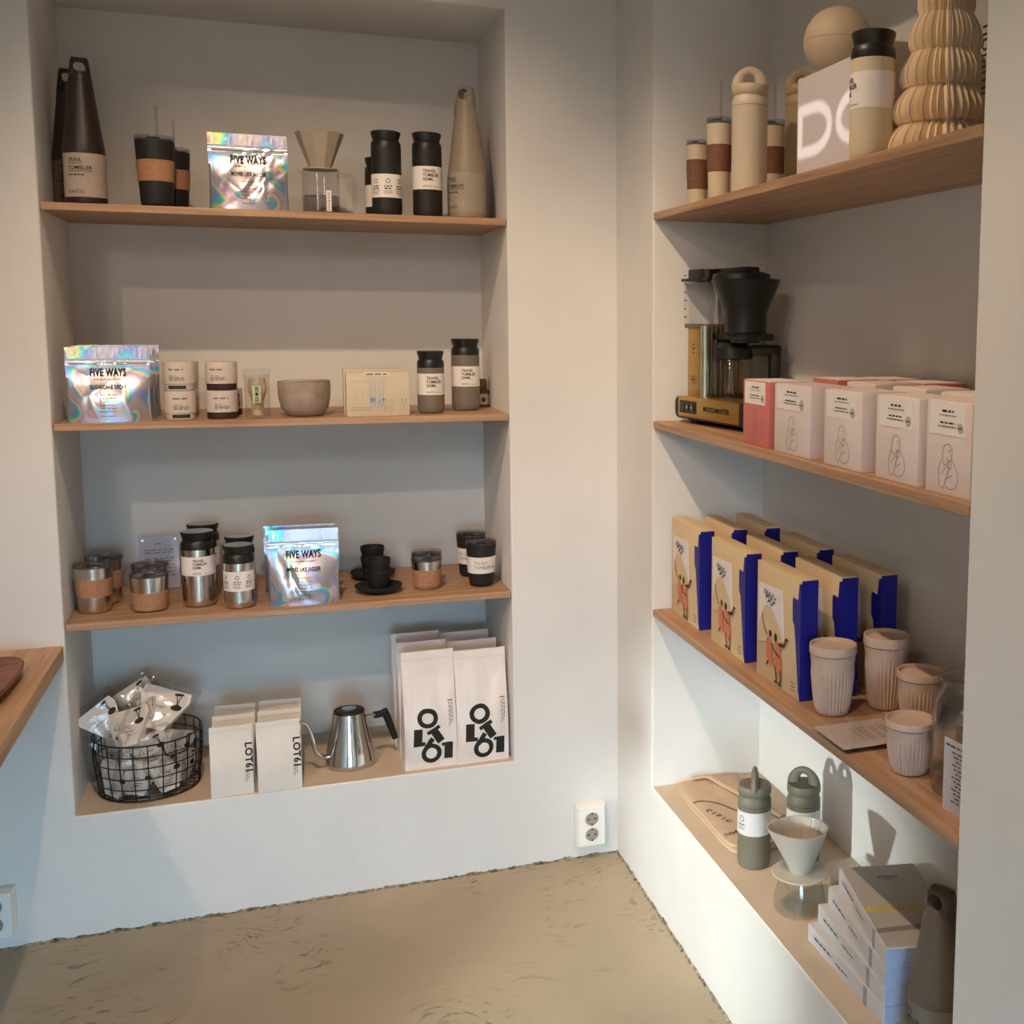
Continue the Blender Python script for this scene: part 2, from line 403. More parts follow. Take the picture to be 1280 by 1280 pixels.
# ------------------------------------------------------------------ the room
WL, WR, WD = -1.358, -0.294, 0.401          # niche in the back wall: left, right, depth
RL, RR, RD = -0.305, -1.678, 0.301          # niche in the right wall: far end, near end, depth
Z1, Z2, Z3, ZSB, ZSR, ZT = 1.760, 1.255, 0.779, 0.306, 0.312, 2.281
TH = 0.0175
XL, YR = -2.3, -4.6                         # left wall, wall behind the camera

def niche_wall(name, us, u0, u1, z0, z1, depth_, mp, bev=0.007):
    U = [us[0], u0, u1, us[1]]; Z = [0.0, z0, z1, CEIL]
    bm = bmesh.new(); G = [[bm.verts.new(mp(u, 0, z)) for u in U] for z in Z]
    for j in range(3):
        for i in range(3):
            if (i, j) != (1, 1): bm.faces.new((G[j][i], G[j][i+1], G[j+1][i+1], G[j+1][i]))
    fr = [G[1][1], G[1][2], G[2][2], G[2][1]]
    bk = [bm.verts.new(mp(u, depth_, z)) for u, z in ((u0, z0), (u1, z0), (u1, z1), (u0, z1))]
    for i in range(4): bm.faces.new((fr[i], fr[(i+1) % 4], bk[(i+1) % 4], bk[i]))
    bm.faces.new(bk)
    ed = [e for e in bm.edges if (e.verts[0] in fr and e.verts[1] in fr)]
    bmesh.ops.bevel(bm, geom=ed, offset=bev, segments=3, profile=0.5, affect='EDGES')
    bmesh.ops.recalc_face_normals(bm, faces=bm.faces)
    me = bpy.data.meshes.new(name); bm.to_mesh(me); bm.free()
    me.polygons.foreach_set('use_smooth', [True]*len(me.polygons)); me.set_sharp_from_angle(angle=math.radians(50))
    me.materials.append(PLASTER)
    o = bpy.data.objects.new(name, me); COL.objects.link(o); o['kind'] = 'structure'
    return o
niche_wall('wall_back', (XL, 0.0), WL, WR, ZSB, ZT, WD, lambda u, d, z: (u, d, z))
niche_wall('wall_right', (0.0, -YR), -RL, -RR, ZSR, ZT, RD, lambda u, d, z: (d, -u, z))
def struct(name, vf, m, **k):
    o = obj(name, vf, m, smooth=False, **k); o['kind'] = 'structure'; return o
struct('floor', box(XL, 0.0, YR, 0.0, -0.05, 0.0), concrete_mat())
struct('ceiling', box(XL, 0.0, YR, 0.0, CEIL, CEIL+0.05), PLASTER)
def holed(mp, u0, u1, a0, a1, z0, z1):
    """wall slab from u0 to u1 with a window opening a0..a1, z0..z1"""
    return join(*[mp(*q) for q in ((u0, a0, 0, CEIL), (a1, u1, 0, CEIL), (a0, a1, 0, z0), (a0, a1, z1, CEIL))])
def window(name, mp, a0, a1, z0, z1, bars):
    f = 0.04
    w_ = struct(name, join(*[mp(*q) for q in [(a0, a0+f, z0, z1), (a1-f, a1, z0, z1), (a0+f, a1-f, z0, z0+f), (a0+f, a1-f, z1-f, z1)]+[(a0+f, a1-f, b_-0.02, b_+0.02) for b_ in bars]]), mat('window_frame', (60, 58, 56), 0.5))
    v, fc = mp(a0+f, a1-f, z0+f, z1-f); c = Vector((sum(p[0] for p in v)/8, sum(p[1] for p in v)/8, 0))
    ax = 0 if max(p[0] for p in v)-min(p[0] for p in v) < 0.1 else 1
    obj('pane', ([tuple(c[i]+(p[i]-c[i])*0.1 if i == ax else p[i] for i in range(3)) for p in v], fc), GLASS, w_, smooth=False)
rear = lambda u0, u1, z0, z1: box(u0, u1, YR-0.06, YR, z0, z1)
struct('wall_rear', holed(rear, XL, 0.0, -1.60, -0.55, 0.10, 1.50), PLASTER)
window('window_1', rear, -1.60, -0.55, 0.10, 1.50, (0.55, 1.05))
struct('wall_left', box(XL-0.06, XL, YR, 0.0, 0.0, CEIL), PLASTER)
# crumbly plaster line between walls and floor
def crumble(name, p0, p1, nrm, seed):
    rnd = random.Random(seed); V, F = [], []; L_ = (Vector(p1)-Vector(p0)); n = int(L_.length/0.006); t = L_.normalized(); nr = Vector(nrm)
    for i in range(n+1):
        b = Vector(p0)+L_*(i/n); lo = 0.0004+0.0035*noise.noise(b*31+Vector((seed, 0, 0)))+rnd.uniform(0, 0.0025)
        h = 0.0052+0.006*noise.noise(b*23+Vector((0, seed, 0)))+rnd.uniform(-0.002, 0.002)
        for q in (b+nr*max(0.001, lo+0.004), b+nr*max(0.0008, lo+0.002)+Vector((0, 0, h*0.5)), b+nr*0.0004+Vector((0, 0, max(0.003, h)))): V.append(tuple(q))
    for i in range(n):
        for k in range(2): F.append((3*i+k, 3*i+3+k, 3*i+4+k, 3*i+1+k))
    m = mat('crumbled_joint', (130, 121, 106), 0.9, var=0.85, scale=70, bump=0.6)
    struct(name, (V, F), m)
crumble('trim_1', (XL, 0, 0), (0, 0, 0), (0, -1, 0), 3)
crumble('trim_2', (0, 0, 0), (0, -2.4, 0), (-1, 0, 0), 5)

def shelf(name, x0, x1, y0, y1, z, m, label):
    o = obj(name, box(x0, x1, y0, y1, z-TH, z, 0.0012, 1), m, smooth=False); tag(o, label, 'shelf'); return o
g = 0.0025
shelf('wall_shelf', WL+g, WR-g, 0.002, WD-0.001, Z1, OAKX, 'oak board carrying the black and sand trail bottles and the grey dripper')
shelf('wall_shelf', WL+g, WR-g, 0.002, WD-0.001, Z2, OAKX, 'oak board carrying the stacked tea tins and the stoneware bowl')
shelf('wall_shelf', WL+g, WR-g, 0.002, WD-0.001, Z3, OAKX, 'oak board carrying the steel tumblers and the black espresso cups')
shelf('wall_shelf', 0.002, RD-0.001, RR+g, RL-g, Z1, OAKY, 'oak board carrying the cream tumblers, the lit sign and the paper tree')
shelf('wall_shelf', 0.002, RD-0.001, RR+g, RL-g, Z2, OAKY, 'oak board carrying the coffee machine and the pink and white cartons')
shelf('wall_shelf', 0.002, RD-0.001, RR+g, RL-g, Z3, OAKY, 'oak board carrying the blue-sided cartons and the ribbed cups')
SB = struct('trim_3', box(WL+0.001, WR-0.001, 0.004, WD-0.001, ZSB-0.004, ZSB+0.0006), sill_mat())
SR = struct('trim_4', box(0.004, RD-0.001, RR+0.001, RL-0.001, ZSR-0.004, ZSR+0.0006), sill_mat())
ZB, ZR = ZSB+0.0006, ZSR+0.0006

# ---- counter at the left with a wooden plate on it
ct = obj('window_counter', box(XL+0.001, -1.362, -1.0, -0.002, 0.694, 0.73, 0.0015, 1), wood_mat('oak_counter', 1, (172, 130, 94), (203, 164, 126)), smooth=False)
tag(ct, 'oak counter board meeting the wall beside the niche, a brown wooden platter on it', 'counter')
P = curve([(-1.62, -0.135), (-1.50, -0.150), (-1.425, -0.165), (-1.402, -0.235), (-1.402, -0.36), (-1.415, -0.47), (-1.47, -0.58), (-1.60, -0.66), (-1.76, -0.60), (-1.80, -0.40), (-1.75, -0.20), (-1.62, -0.135)], 6)[:-1]
cx_, cy_ = -1.60, -0.40
def ringscale(k, z): return [(cx_+(x-cx_)*k, cy_+(y-cy_)*k, z) for x, y in P]
V, F = [], []; n = len(P)
for k, z in ((0.86, 0.7305), (0.97, 0.742), (1.0, 0.752), (0.985, 0.757), (0.93, 0.753), (0.6, 0.746)):
    V += ringscale(k, z)
for i in range(5):
    for j in range(n): F.append((i*n+j, i*n+(j+1) % n, (i+1)*n+(j+1) % n, (i+1)*n+j))
F.append(tuple(range(n))[::-1]); F.append(tuple(range(5*n, 6*n)))
o = obj('wooden_platter', (V, F), wood_mat('platter_wood', 0, (92, 46, 32), (150, 88, 64)), sharp=60)
tag(o, 'reddish brown carved wooden platter with a rounded rim on the oak counter', 'platter')

# ---- wall sockets
def socket(loc, label):
    t = thing('double_socket', label, 'socket', loc)
    body = mat('socket_white', (236, 233, 226), 0.4, var=0.02)
    W, H, D = 0.084, 0.118, 0.036
    V = []
    for k, y in ((1.0, 0.0), (1.0, -0.018), (0.86, -D)): V += [(sx*W/2*k, y, H/2+sz*H/2*(1-(1-k)*0.6)) for sx, sz in ((-1, -1), (1, -1), (1, 1), (-1, 1))]
    F = [(i*4+j, i*4+(j+1) % 4, i*4+4+(j+1) % 4, i*4+4+j) for i in range(2) for j in range(4)]+[(8, 9, 10, 11)]
    obj('housing', (V, F), body, t, smooth=False)
    well = mat('socket_well_shade', (150, 142, 138), 0.6, var=0.03)  # recess shade put into the colour of the shallow well
    for zc in (0.037, 0.082):
        s = lathe([(0.0, 0.0), (0.0165, 0.0), (0.0185, 0.0035), (0.0205, 0.0035), (0.0205, 0.0)], 28)
        M = Matrix.Translation((0, -D-0.0002, zc)) @ Matrix.Rotation(PI/2, 4, 'X')
        ins = obj('outlet', xf(lathe([(0.0195, 0), (0.0215, 0.001), (0.0215, 0.003), (0.0195, 0.003), (0.0185, 0.0005)], 28), M), body, t)
        obj('well', xf(lathe([(0, 0.0006), (0.0188, 0.0006)], 28), M), well, ins)
        holes = [lathe([(0, 0.0012), (0.0028, 0.0012), (0.0028, 0.0007)], 10)]
        obj('pin_hole', join(*[xf(h, M @ Matrix.Translation((dx, 0, 0))) for dx in (-0.0095, 0.0095) for h in holes]), INK, ins)
        for dz in (0.0165, -0.0165):
            obj('earth_clip', xf(box(-0.002, 0.002, dz-0.004, dz+0.004, 0.0008, 0.0022), M), mat('clip', (96, 84, 74), 0.4, 0.6), ins, smooth=False)
socket((-0.085, -0.0005, 0.043), 'white double power socket low on the wall beside the room corner')
socket((-1.534, -0.0005, 0.043), 'white double power socket low on the wall below the oak counter')
# ------------------------------------------------------------------ builders of the goods
def label_band(t, r, z0, z1, m, a0=-PI, a1=PI, seg=48, name='paper_label'):
    e = 0.0005
    return obj(name, lathe([(r+e*0.2, z0), (r+e, z0), (r+e, z1), (r+e*0.2, z1)], seg, a0=a0, a1=a1), m, t)
def small_print(u0, u1, v, n, h, gap, word=0.006):
    return [bar(u0, u0+(u1-u0)*random.uniform(0.75, 1.0), v-i*gap, h, word) for i in range(n)]

def travel_tumbler(loc, r, h, body, lidm, label, group, rz=0.0, text='500ML', cap=None, icons=False, steel=False, lab=(0.36, 0.62)):
    t = thing('travel_tumbler', label, 'tumbler', loc, rz, group)
    zb = h-0.044
    obj('body', lathe([(0, 0.001), (r*0.80, 0.001), (r*0.90, 0.003), (r*0.985, 0.010), (r, 0.018), (r, zb)], 48), body, t)
    obj('neck', lathe([(r*0.999, zb), (r*1.0, zb+0.010), (r*0.965, zb+0.017), (r*0.88, zb+0.0215)], 48), lidm, t)
    lid = obj('lid', lathe([(r*0.85, h-0.0225), (r*0.87, h-0.020), (r*0.985, h-0.006), (r*0.99, h-0.002), (r*0.95, h-0.0005)], 48), lidm, t)
    obj('lid_disc', lathe([(r*0.95, h-0.0006), (r*0.93, h), (0, h)], 40), cap or lidm, lid)
    z0, z1 = h*lab[0], h*lab[1]
    lb = label_band(t, r, z0, z1, PAPER); mp = cyl(r+0.0011)
    H = z1-z0
    if icons:
        items = []
        for k in (-1, 0, 1):
            u = k*r*0.85; items += [ring(u, z1-H*0.30, H*0.10, H*0.075, 20)]
            items += [bar(u-r*0.25, u+r*0.25, z1-H*0.52, H*0.05, 0.006), bar(u-r*0.25, u+r*0.2, z1-H*0.62, H*0.05, 0.006)]
            items += small_print(u-r*0.3, u+r*0.3, z1-H*0.72, 3, H*0.022, H*0.06, 0.004)
    else:
        s = H*0.19; u = -r*0.55
        items = [T('TRAVEL', u, z1-H*0.27, s, 0.85, 0.02, 'LEFT'), T('TUMBLER', u, z1-H*0.45, s, 0.85, 0.02, 'LEFT'), T(text, u, z1-H*0.63, s, 0.85, 0.02, 'LEFT'),
                 T('KINTO', u, z0+H*0.09, s*0.62, 1.1, 0, 'LEFT'), bar(u+r*0.72, u+r*1.2, z0+H*0.115, H*0.02, 0.004)]
    draw('lettering', items, mp, INK, lb)
    return t

def togo_tumbler(loc, rt, h, body, band, label, group, rz=0.0, rb=0.80, bz=(0.36, 0.66), lid=True, straw=0.0, text=None, paper=False):
    t = thing('lidded_tumbler', label, 'tumbler', loc, rz, group)
    R = lambda z: rt*(rb+(1-rb)*min(1, z/(h*0.95)))
    hc = h*0.93 if h > 0.09 else h-0.010
    obj('cup', lathe([(0, 0.001), (R(0)*0.86, 0.001), (R(0)*0.96, 0.004), (R(0.01), 0.011), (R(hc*0.5), hc*0.5), (R(hc), hc), (R(hc)-0.002, hc), (R(hc*0.5)-0.003, hc*0.5), (0, 0.012)], 44), body, t)
    z0, z1 = h*bz[0], h*bz[1]
    bd = obj('sleeve', lathe([(R(z0)+0.0001, z0), (R(z0)+0.0012, z0+0.0006), (R(z1)+0.0012, z1-0.0006), (R(z1)+0.0001, z1)], 48), band, t)
    rm = R((z0+z1)/2)+0.0022; H = z1-z0
    sl = (R(z1)-R(z0))/(z1-z0)
    def mp(u, v):
        q = R(v)+0.0022; return (q*math.sin(u/q), -q*math.cos(u/q), v)
    if paper:
        items = [T('TO GO', -rm*0.55, z0+H*0.58, H*0.24, 1.0, 0.0, 'LEFT'), T('TUMBLER', -rm*0.55, z0+H*0.30, H*0.24, 1.0, 0.0, 'LEFT'), bar(rm*0.7, rm*1.05, z0+H*0.37, H*0.07, 0.006)]
        draw('lettering', items, mp, GREYINK, bd)
    else:
        items = [ring(-rm*0.32, z0+H*0.56, H*0.25, H*0.22, 26), ring(rm*0.34, z0+H*0.56, H*0.25, H*0.22, 26), bar(-rm*0.6, rm*0.1, z0+H*0.16, H*0.05, 0.006)]
        draw('embossing', items, mp, mat('brown_emboss', (142, 99, 78), 0.6) if band is BROWN else mat('tan_emboss', (186, 143, 112), 0.6), bd)
    zt = h
    ld = obj('lid', lathe([(R(hc)-0.0025, hc-0.006), (R(hc)+0.0006, hc+0.0002), (rt*1.02, hc+0.003), (rt*1.02, zt-0.002), (rt*0.98, zt), (rt*0.93, zt), (rt*0.90, zt-0.005), (0, zt-0.0055)], 44), SMOKE, t)
    obj('slider', box(-rt*0.30, rt*0.30, -rt*0.55, -rt*0.12, zt-0.0052, zt-0.0022, 0.0012, 1), SOOT, ld)
    obj('seal_ring', lathe([(rt*0.985, hc+0.0002), (rt*1.0, hc+0.0012), (rt*0.985, hc+0.0024)], 44), mat('grey_seal', (70, 72, 84), 0.4), ld)
    if straw:
        obj('straw', join(tube([(rt*0.15, 0, 0.02), (rt*0.15, 0, h+straw)], 0.0032, 10)), glass_mat('straw_plastic', (0.9, 0.9, 0.92), 0.1, 1.6), t)
    return t

def trail_tumbler(loc, r, h, body, capm, labm, label, group, rz=0.0, txt=True, capz=0.835):
    t = thing('trail_tumbler', label, 'tumbler', loc, rz, group)
    zs = h*0.37; rt = r*0.40
    R = lambda z: r if z < zs else r+(rt-r)*((z-zs)/(h-zs))
    zc = h*capz
    obj('body', lathe([(0, 0.001), (r*0.9, 0.001), (r*0.985, 0.005), (r, 0.010), (r, zs*0.97)]+[(R(zs+(zc-zs)*k/8)*(1-0.004*math.sin(PI*k/8)), zs+(zc-zs)*k/8) for k in range(9)]+[(R(zc)*0.96, zc+0.001)], 48), body, t)
    # cap: the cone carried on, pierced by a carrying hole
    hc = h-zc; N = 40
    def outer(q):                                                  # q in 0..1 once round the silhouette
        a = 2*PI*q; c, sn = math.cos(a), math.sin(a); m_ = 1/max(abs(c), abs(sn)); z = zc+0.0012+(hc-0.0012)*(0.5+0.5*sn*m_)
        x = R(z)*c*m_
        if z > h-0.006: x *= 1-0.10*((z-h+0.006)/0.006)**2
        return x, z
    def hole(q):
        a = 2*PI*q; c, sn = math.cos(a), math.sin(a); z = zc+hc*(0.63+0.24*sn); return (R(z)*0.62+0.0008)*c*(abs(c)**-0.25 if abs(c) > 0.05 else 1), z
    V, F = [], []
    for k in range(N):
        (xo, zo), (xi, zi) = outer(k/N), hole(k/N); xm, zm = (xo*0.62+xi*0.38), (zo*0.62+zi*0.38)
        V += [(xo, -R(zo)*0.22, zo), (xm, -R(zm)*0.72, zm), (xi, -R(zi)*0.84, zi), (xi, R(zi)*0.84, zi), (xm, R(zm)*0.72, zm), (xo, R(zo)*0.22, zo)]
    for k in range(N):
        j = (k+1) % N
        for i in range(6): F.append((6*k+i, 6*j+i, 6*j+(i+1) % 6, 6*k+(i+1) % 6))
    cap = obj('cap', (V, F), capm, t, sharp=50)
    obj('cap_collar', lathe([(R(zc)*0.99, zc+0.0012), (R(zc+hc*0.30)*1.0, zc+hc*0.30), (R(zc+hc*0.38)*0.92, zc+hc*0.40), (0, zc+hc*0.42)], 40), capm, cap)
    z0, z1 = h*0.05, h*0.345
    lb = label_band(t, r, z0, z1, labm, -1.35, 1.55, 40); mp = cyl(r+0.0011); H = z1-z0; u = -r*0.92
    s = H*0.125
    items = [T('TRAIL', u, z1-H*0.20, s, 1, 0.01, 'LEFT'), bar(u, u+s*2.6, z1-H*0.235, H*0.012), T('TUMBLER', u, z1-H*0.38, s, 1, 0.01, 'LEFT'), bar(u, u+s*4.4, z1-H*0.415, H*0.012),
             bar(u, u+s*3.0, z1-H*0.50, H*0.03, 0.006), T('KINTO', u, z0+H*0.08, s*0.85, 1.1, 0, 'LEFT')]
    draw('lettering', items, mp, INK, lb)
    con = []
    for k in range(4):
        c = [(r*0.55+r*0.5*math.cos(a)*(0.5+0.2*k)+0.004*math.sin(3*a+k), z0+H*0.42+H*0.30*math.sin(a)*(0.35+0.2*k)) for a in [2*PI*i/26 for i in range(27)]]
        con.append(stroke([(min(x, r*1.5), max(z0+0.002, min(z1-0.002, y))) for x, y in c], 0.0007))
    draw('contour_print', con, mp, mat('pale_print', (168, 158, 148), 0.7), lb)
    return t

def handled_tumbler(loc, r, h, body, capm, label, group, rz=0.0, paper=False, hz=0.0):
    """bottle with a round carrying loop on the cap"""
    t = thing('handled_tumbler', label, 'tumbler', loc, rz, group)
    hb = h-r*1.35; zc = hb-0.001
    obj('body', lathe([(0, 0.001), (r*0.84, 0.001), (r*0.95, 0.004), (r, 0.013), (r, zc-0.026), (r*1.004, zc-0.0255), (r*1.004, zc-0.016), (r*0.93, zc-0.010), (r*0.90, zc-0.003)], 48), body, t)
    cap = obj('cap', lathe([(r*0.93, zc-0.004), (r*1.0, zc), (r*1.0, zc+0.012), (r*0.93, zc+0.017), (r*0.4, zc+0.019), (0, zc+0.0195)], 44), capm, t)
    zz = zc+0.010; top = h
    pts = [(r*0.66*math.cos(a), 0, zz+(top-0.004-zz)*math.sin(a)**0.85 if math.sin(a) > 0 else zz) for a in [PI*k/20 for k in range(21)]]
    obj('carry_loop', rotz(tube(pts, [0.0056+0.0040*abs(math.cos(PI*k/20))**3 for k in range(21)], 12, flat=1.5), hz), capm, cap)
    obj('seam', lathe([(r*1.0025, zc-0.0262), (r*1.0048, zc-0.0258), (r*1.0025, zc-0.0250)], 44), INK, t)
    if paper:
        z0, z1 = h*0.36, h*0.60; lb = label_band(t, r, z0, z1, mat('pale_label', (206, 204, 202), 0.6, var=0.02)); H = z1-z0
        items = [ring(-r*0.35, z1-H*0.30, H*0.13, H*0.105, 22), bar(-r*0.6, -r*0.1, z1-H*0.55, H*0.05, 0.005)]+small_print(-r*0.6, -r*0.05, z1-H*0.66, 2, H*0.03, H*0.08, 0.004)
        draw('lettering', items, cyl(r+0.0011), INK, lb)
    return t

# ---- foil pouch: y(u, v) of the front face
def pouch(loc, w_, h_, th, seed, label, group, rz=0.0, flavour=None, lean=0.06):
    t = thing('coffee_pouch', label, 'pouch', loc, rz, group); rnd = random.Random(seed)
    ridges = []
    for _ in range(15):
        a = rnd.uniform(0, PI); ridges.append((math.cos(a), math.sin(a), rnd.uniform(-0.5, 0.5), rnd.uniform(0.05, 0.12), rnd.uniform(-1, 1)*0.0062, rnd.uniform(-0.6, 0.6), rnd.uniform(0.1, 0.6)))
    def yf(x, z):
        u = 2*x/w_; v = z/h_
        belly = (1-abs(u)**3.2)*(0.86+0.14*smooth01(v/0.2))*(1-smooth01((v-0.22)/0.50))
        y = -th/2*belly
        if 0.0 < v < 0.80:
            for ca, sa, off, sw, am, cu, cv in ridges:
                d = (u*ca+(v*1.6-0.7)*sa-off)/sw
                y += am*math.exp(-abs(d)*1.3)*math.exp(-((u-cu)**2+(v-cv)**2)*3.0)*min(1, v*8)*(1-abs(u)**6)*(1-0.75*math.exp(-(u/0.42)**4-((v-0.57)/0.17)**4))
        if v >= 0.70:
            y += 0.0012*math.sin(60*u+seed)*math.exp(-((v-0.90)/0.05)**2)+0.0022*math.exp(-((v-0.80)/0.012)**2)-0.0016*math.exp(-((v-0.765)/0.012)**2)
            y += 0.0010*noise.noise(Vector((u*14, v*40, seed)))
        return y + lean*z
    NX, NZ = 34, 40; V, F = [], []
    zz = lambda x, k: h_*k/NZ + (0.0012*noise.noise(Vector((x*160, seed, 0))) if k == NZ else 0)
    for sgn in (0, 1):
        for k in range(NZ+1):
            for i in range(NX+1):
                x = w_*(i/NX-0.5); x *= 1-0.02*math.sin(PI*min(1, k/NZ/0.75))
                z = zz(x, k); V.append((x, yf(x, z) if sgn == 0 else 2*lean*z-yf(x, z)*0.9+0.0008-0.1*(lean*z), z))
    N1 = (NX+1)*(NZ+1)
    for k in range(NZ):
        for i in range(NX):
            a = k*(NX+1)+i; F.append((a, a+1, a+NX+2, a+NX+1)); b = a+N1; F.append((b, b+NX+1, b+NX+2, b+1))
    for k in range(NZ):
        for i in (0, NX):
            a = k*(NX+1)+i; F.append((a, a+N1, a+N1+NX+1, a+NX+1))
    for i in range(NX): F.append((i, i+1, i+1+N1, i+N1)); a = NZ*(NX+1)+i; F.append((a, a+1, a+1+N1, a+N1))
    bag = obj('foil_bag', (V, F), HOLO, t, sharp=80)
    mp = lambda u, v: (u, yf(u, v)-0.0032, v)
    zip_ = draw('zip_seal', [bar(-w_*0.46, w_*0.46, h_*0.782, 0.0022)], mp, mat('zip_foil', (226, 226, 232), 0.25, 0.8), t)
    if flavour:
        s = h_*0.135
        it = [T('FIVE WAYS', 0.0, h_*0.62, s, 0.62, 0.035), bar(-w_*0.17, w_*0.17, h_*0.575, 0.0014, 0.005), T(flavour, 0, h_*0.45, s*0.52, 0.62, 0.03)]
        for k in range(6): it.append(bar(-w_*0.10, w_*0.10, h_*(0.37-0.045*k), 0.0010, 0.005))
        it.append(bar(-w_*0.09, w_*0.09, h_*0.085, 0.0013, 0.005))
        draw('lettering', it, mp, INK, t)
    return t

# ---- block-bottomed paper bag
def paper_bag(loc, w_, d_, h_, seed, m, label, group, rz=0.0, printer=None, name='coffee_bag', wr=0.004, fold=0.5, yaw=0):
    t = thing(name, label, 'bag', loc, rz, group)
    dd = lambda v: (d_/2)*(1-smooth01((v-fold*0.6)/(1.02-fold*0.6)))+0.0022
    def yf(x, z):
        v = z/h_; u = 2*x/w_
        b = 0.006*(1-u*u)*math.sin(PI*min(1, v/0.75)) if v < 0.75 else 0
        cr = wr*noise.noise(Vector((u*1.6+seed, v*3.2, seed*1.7)))+wr*0.5*abs(noise.noise(Vector((u*3.1, v*5+seed, 3))))
        return -dd(v)-b*(w_/0.14)-cr*min(1, v*5)*min(1, (1.02-v)*4)*(1-abs(u)**8)
    NX, NZ = 22, 30; V, F = [], []; n = 2*(NX+1)+6
    for k in range(NZ+1):
        v = k/NZ; z = h_*v; ring_ = []
        wv = w_*(1-0.012*math.sin(PI*v))
        for i in range(NX+1): x = wv*(i/NX-0.5); ring_.append((x, yf(x, z), z))
        g_ = (1-dd(v)/(d_/2+0.0022))*0.35*d_
        for q in (0.3, 0.0, -0.3): ring_.append((wv/2-g_*(1-abs(q)/0.6), -dd(v)*q/0.6*1.1, z))
        for i in range(NX, -1, -1): x = wv*(i/NX-0.5); ring_.append((x, -yf(x, z)*0.96, z))
        for q in (-0.3, 0.0, 0.3): ring_.append((-wv/2+g_*(1-abs(q)/0.6), -dd(v)*q/0.6*1.1, z))
        V += ring_
    for k in range(NZ):
        for i in range(n): F.append((k*n+i, k*n+(i+1) % n, (k+1)*n+(i+1) % n, (k+1)*n+i))
    F.append(tuple(range(n))[::-1]); F.append(tuple(range(NZ*n, NZ*n+n)))
    obj('paper_body', (V, F), m, t, sharp=50)
    mp = lambda u, v: (u, yf(u, v)-0.0012, v)
    draw('top_seam', [bar(-w_*0.47, w_*0.47, h_*0.93, 0.0008)], mp, mat('seam_shade', (200, 194, 190), 0.8), t)
    if printer: printer(t, mp, w_, h_)
    return t

def carton(name, label, cat, loc, w_, d_, h_, m, rz=0.0, group=None, bev=0.0012):
    """a box standing on its base; local front is -y, front face at y = 0, origin at the middle of the front bottom edge"""
    t = thing(name, label, cat, loc, rz, group)
    obj('carton', box(-w_/2, w_/2, 0, d_, 0, h_, bev, 2), m, t)
    return t
# ================================================================== niche in the back wall
# ---- top board
def L1(px, y, wpx, ytop, py=220):
    x, _, r = stand_at(1, y, px, py, wpx); return x, y, r, top_at(x, y, ytop)-Z1
def front1(px, y, wpx, ytop):
    x, y, r, h = L1(px, y, wpx, ytop); return (x, y, Z1), r, h
BEIGELAB = mat('beige_label', (178, 160, 146), 0.7, var=0.03)
loc, r, h = front1(106.5, 0.075, 48.5, 72)
trail_tumbler(loc, r, h, DARKBR, DARKBR, BEIGELAB, 'tall dark brown trail bottle with beige label and carrying loop, in front of its twin', None, 0.2)
loc, r, h = front1(90.5, 0.215, 44, 86)
trail_tumbler(loc, r, h, DARKBR, BLACK, mat('brown_label', (98, 82, 74), 0.7), 'tall dark trail bottle half hidden behind its beige-labelled twin', None, 0.25)
loc, r, h = front1(195, 0.065, 46, 171)
togo_tumbler(loc, r, h, SOOT, CORK, 'tall black to-go tumbler with a tan sleeve and a clear straw, the larger of two', None, straw=0.072)
loc, r, h = front1(216, 0.20, 42, 186)
togo_tumbler(loc, r, h, SOOT, CORK, 'black to-go tumbler with tan sleeve and straw half hidden behind the larger one', None, straw=0.07)
x, y, r = stand_at(1, 0.05, 311, 220, 93)
pouch((x, 0.05, Z1), 2*r, top_at(x, 0.05, 167)-Z1, 0.05, 3, 'holographic foil coffee pouch standing beside the grey pour-over dripper', None, 0.02, "MOVES LIKE JAGGER")
# dripper on a clear jug
x, y, r = stand_at(1, 0.10, 399.5, 185, 58)
JH = top_at(x, 0.10, 213)-Z1
def jug(loc, r, h, label):
    t = thing('serving_jug', label, 'jug', loc, 0.0)
    fac = lambda q, z, a: q*(1-0.012*(1+math.cos(10*a)))
    obj('vessel', lathe([(0, 0.001), (r*0.95, 0.001), (r, 0.006), (r*0.97, h*0.9), (r*0.985, h), (r*0.94, h), (r*0.93, h*0.9), (r*0.95, 0.008), (0, 0.005)], 40, fac), ACRYL, t)
    hp = [(r*0.90, 0, h*0.90), (r*1.35, 0, h*0.91), (r*1.68, 0, h*0.86), (r*1.74, 0, h*0.66), (r*1.72, 0, h*0.25), (r*1.60, 0, h*0.10), (r*0.95, 0, h*0.08)]
    obj('handle', tube(curve(hp, 5), 0.0058, 10, flat=1.3), ACRYL, t)
    obj('spout', ([(-r*0.93, -0.012, h*0.86), (-r*0.93, 0.012, h*0.86), (-r*1.28, 0, h*0.985), (-r*0.93, 0.014, h), (-r*0.93, -0.014, h)], [(0, 2, 4), (1, 3, 2), (0, 1, 2)]), ACRYL, t, smooth=False)
    obj('jug_shade_tint', lathe([(r*0.935, 0.009), (r*0.935, h*0.42), (0, h*0.42)], 36), glass_mat('grey_tint', (0.74, 0.72, 0.72), 0.2), t)  # grey tinted insert paints in the shadow inside the clear jug
    st = obj('scale_strip', xf(box(-0.006, 0.006, -0.0008, 0.0002, h*0.06, h*0.52), Matrix.Translation((r*0.35, -r*0.965, 0))), PAPER, t, smooth=False)
    draw('lettering', [bar(-0.003, 0.003, h*(0.10+0.05*k), 0.0016) for k in range(8)], lambda u, v: (u+r*0.35, -r*0.965-0.0012, v), INK, st)
    return t
jug((x, 0.10, Z1), r*0.80, JH, 'clear faceted serving jug with handle under the grey dripper')
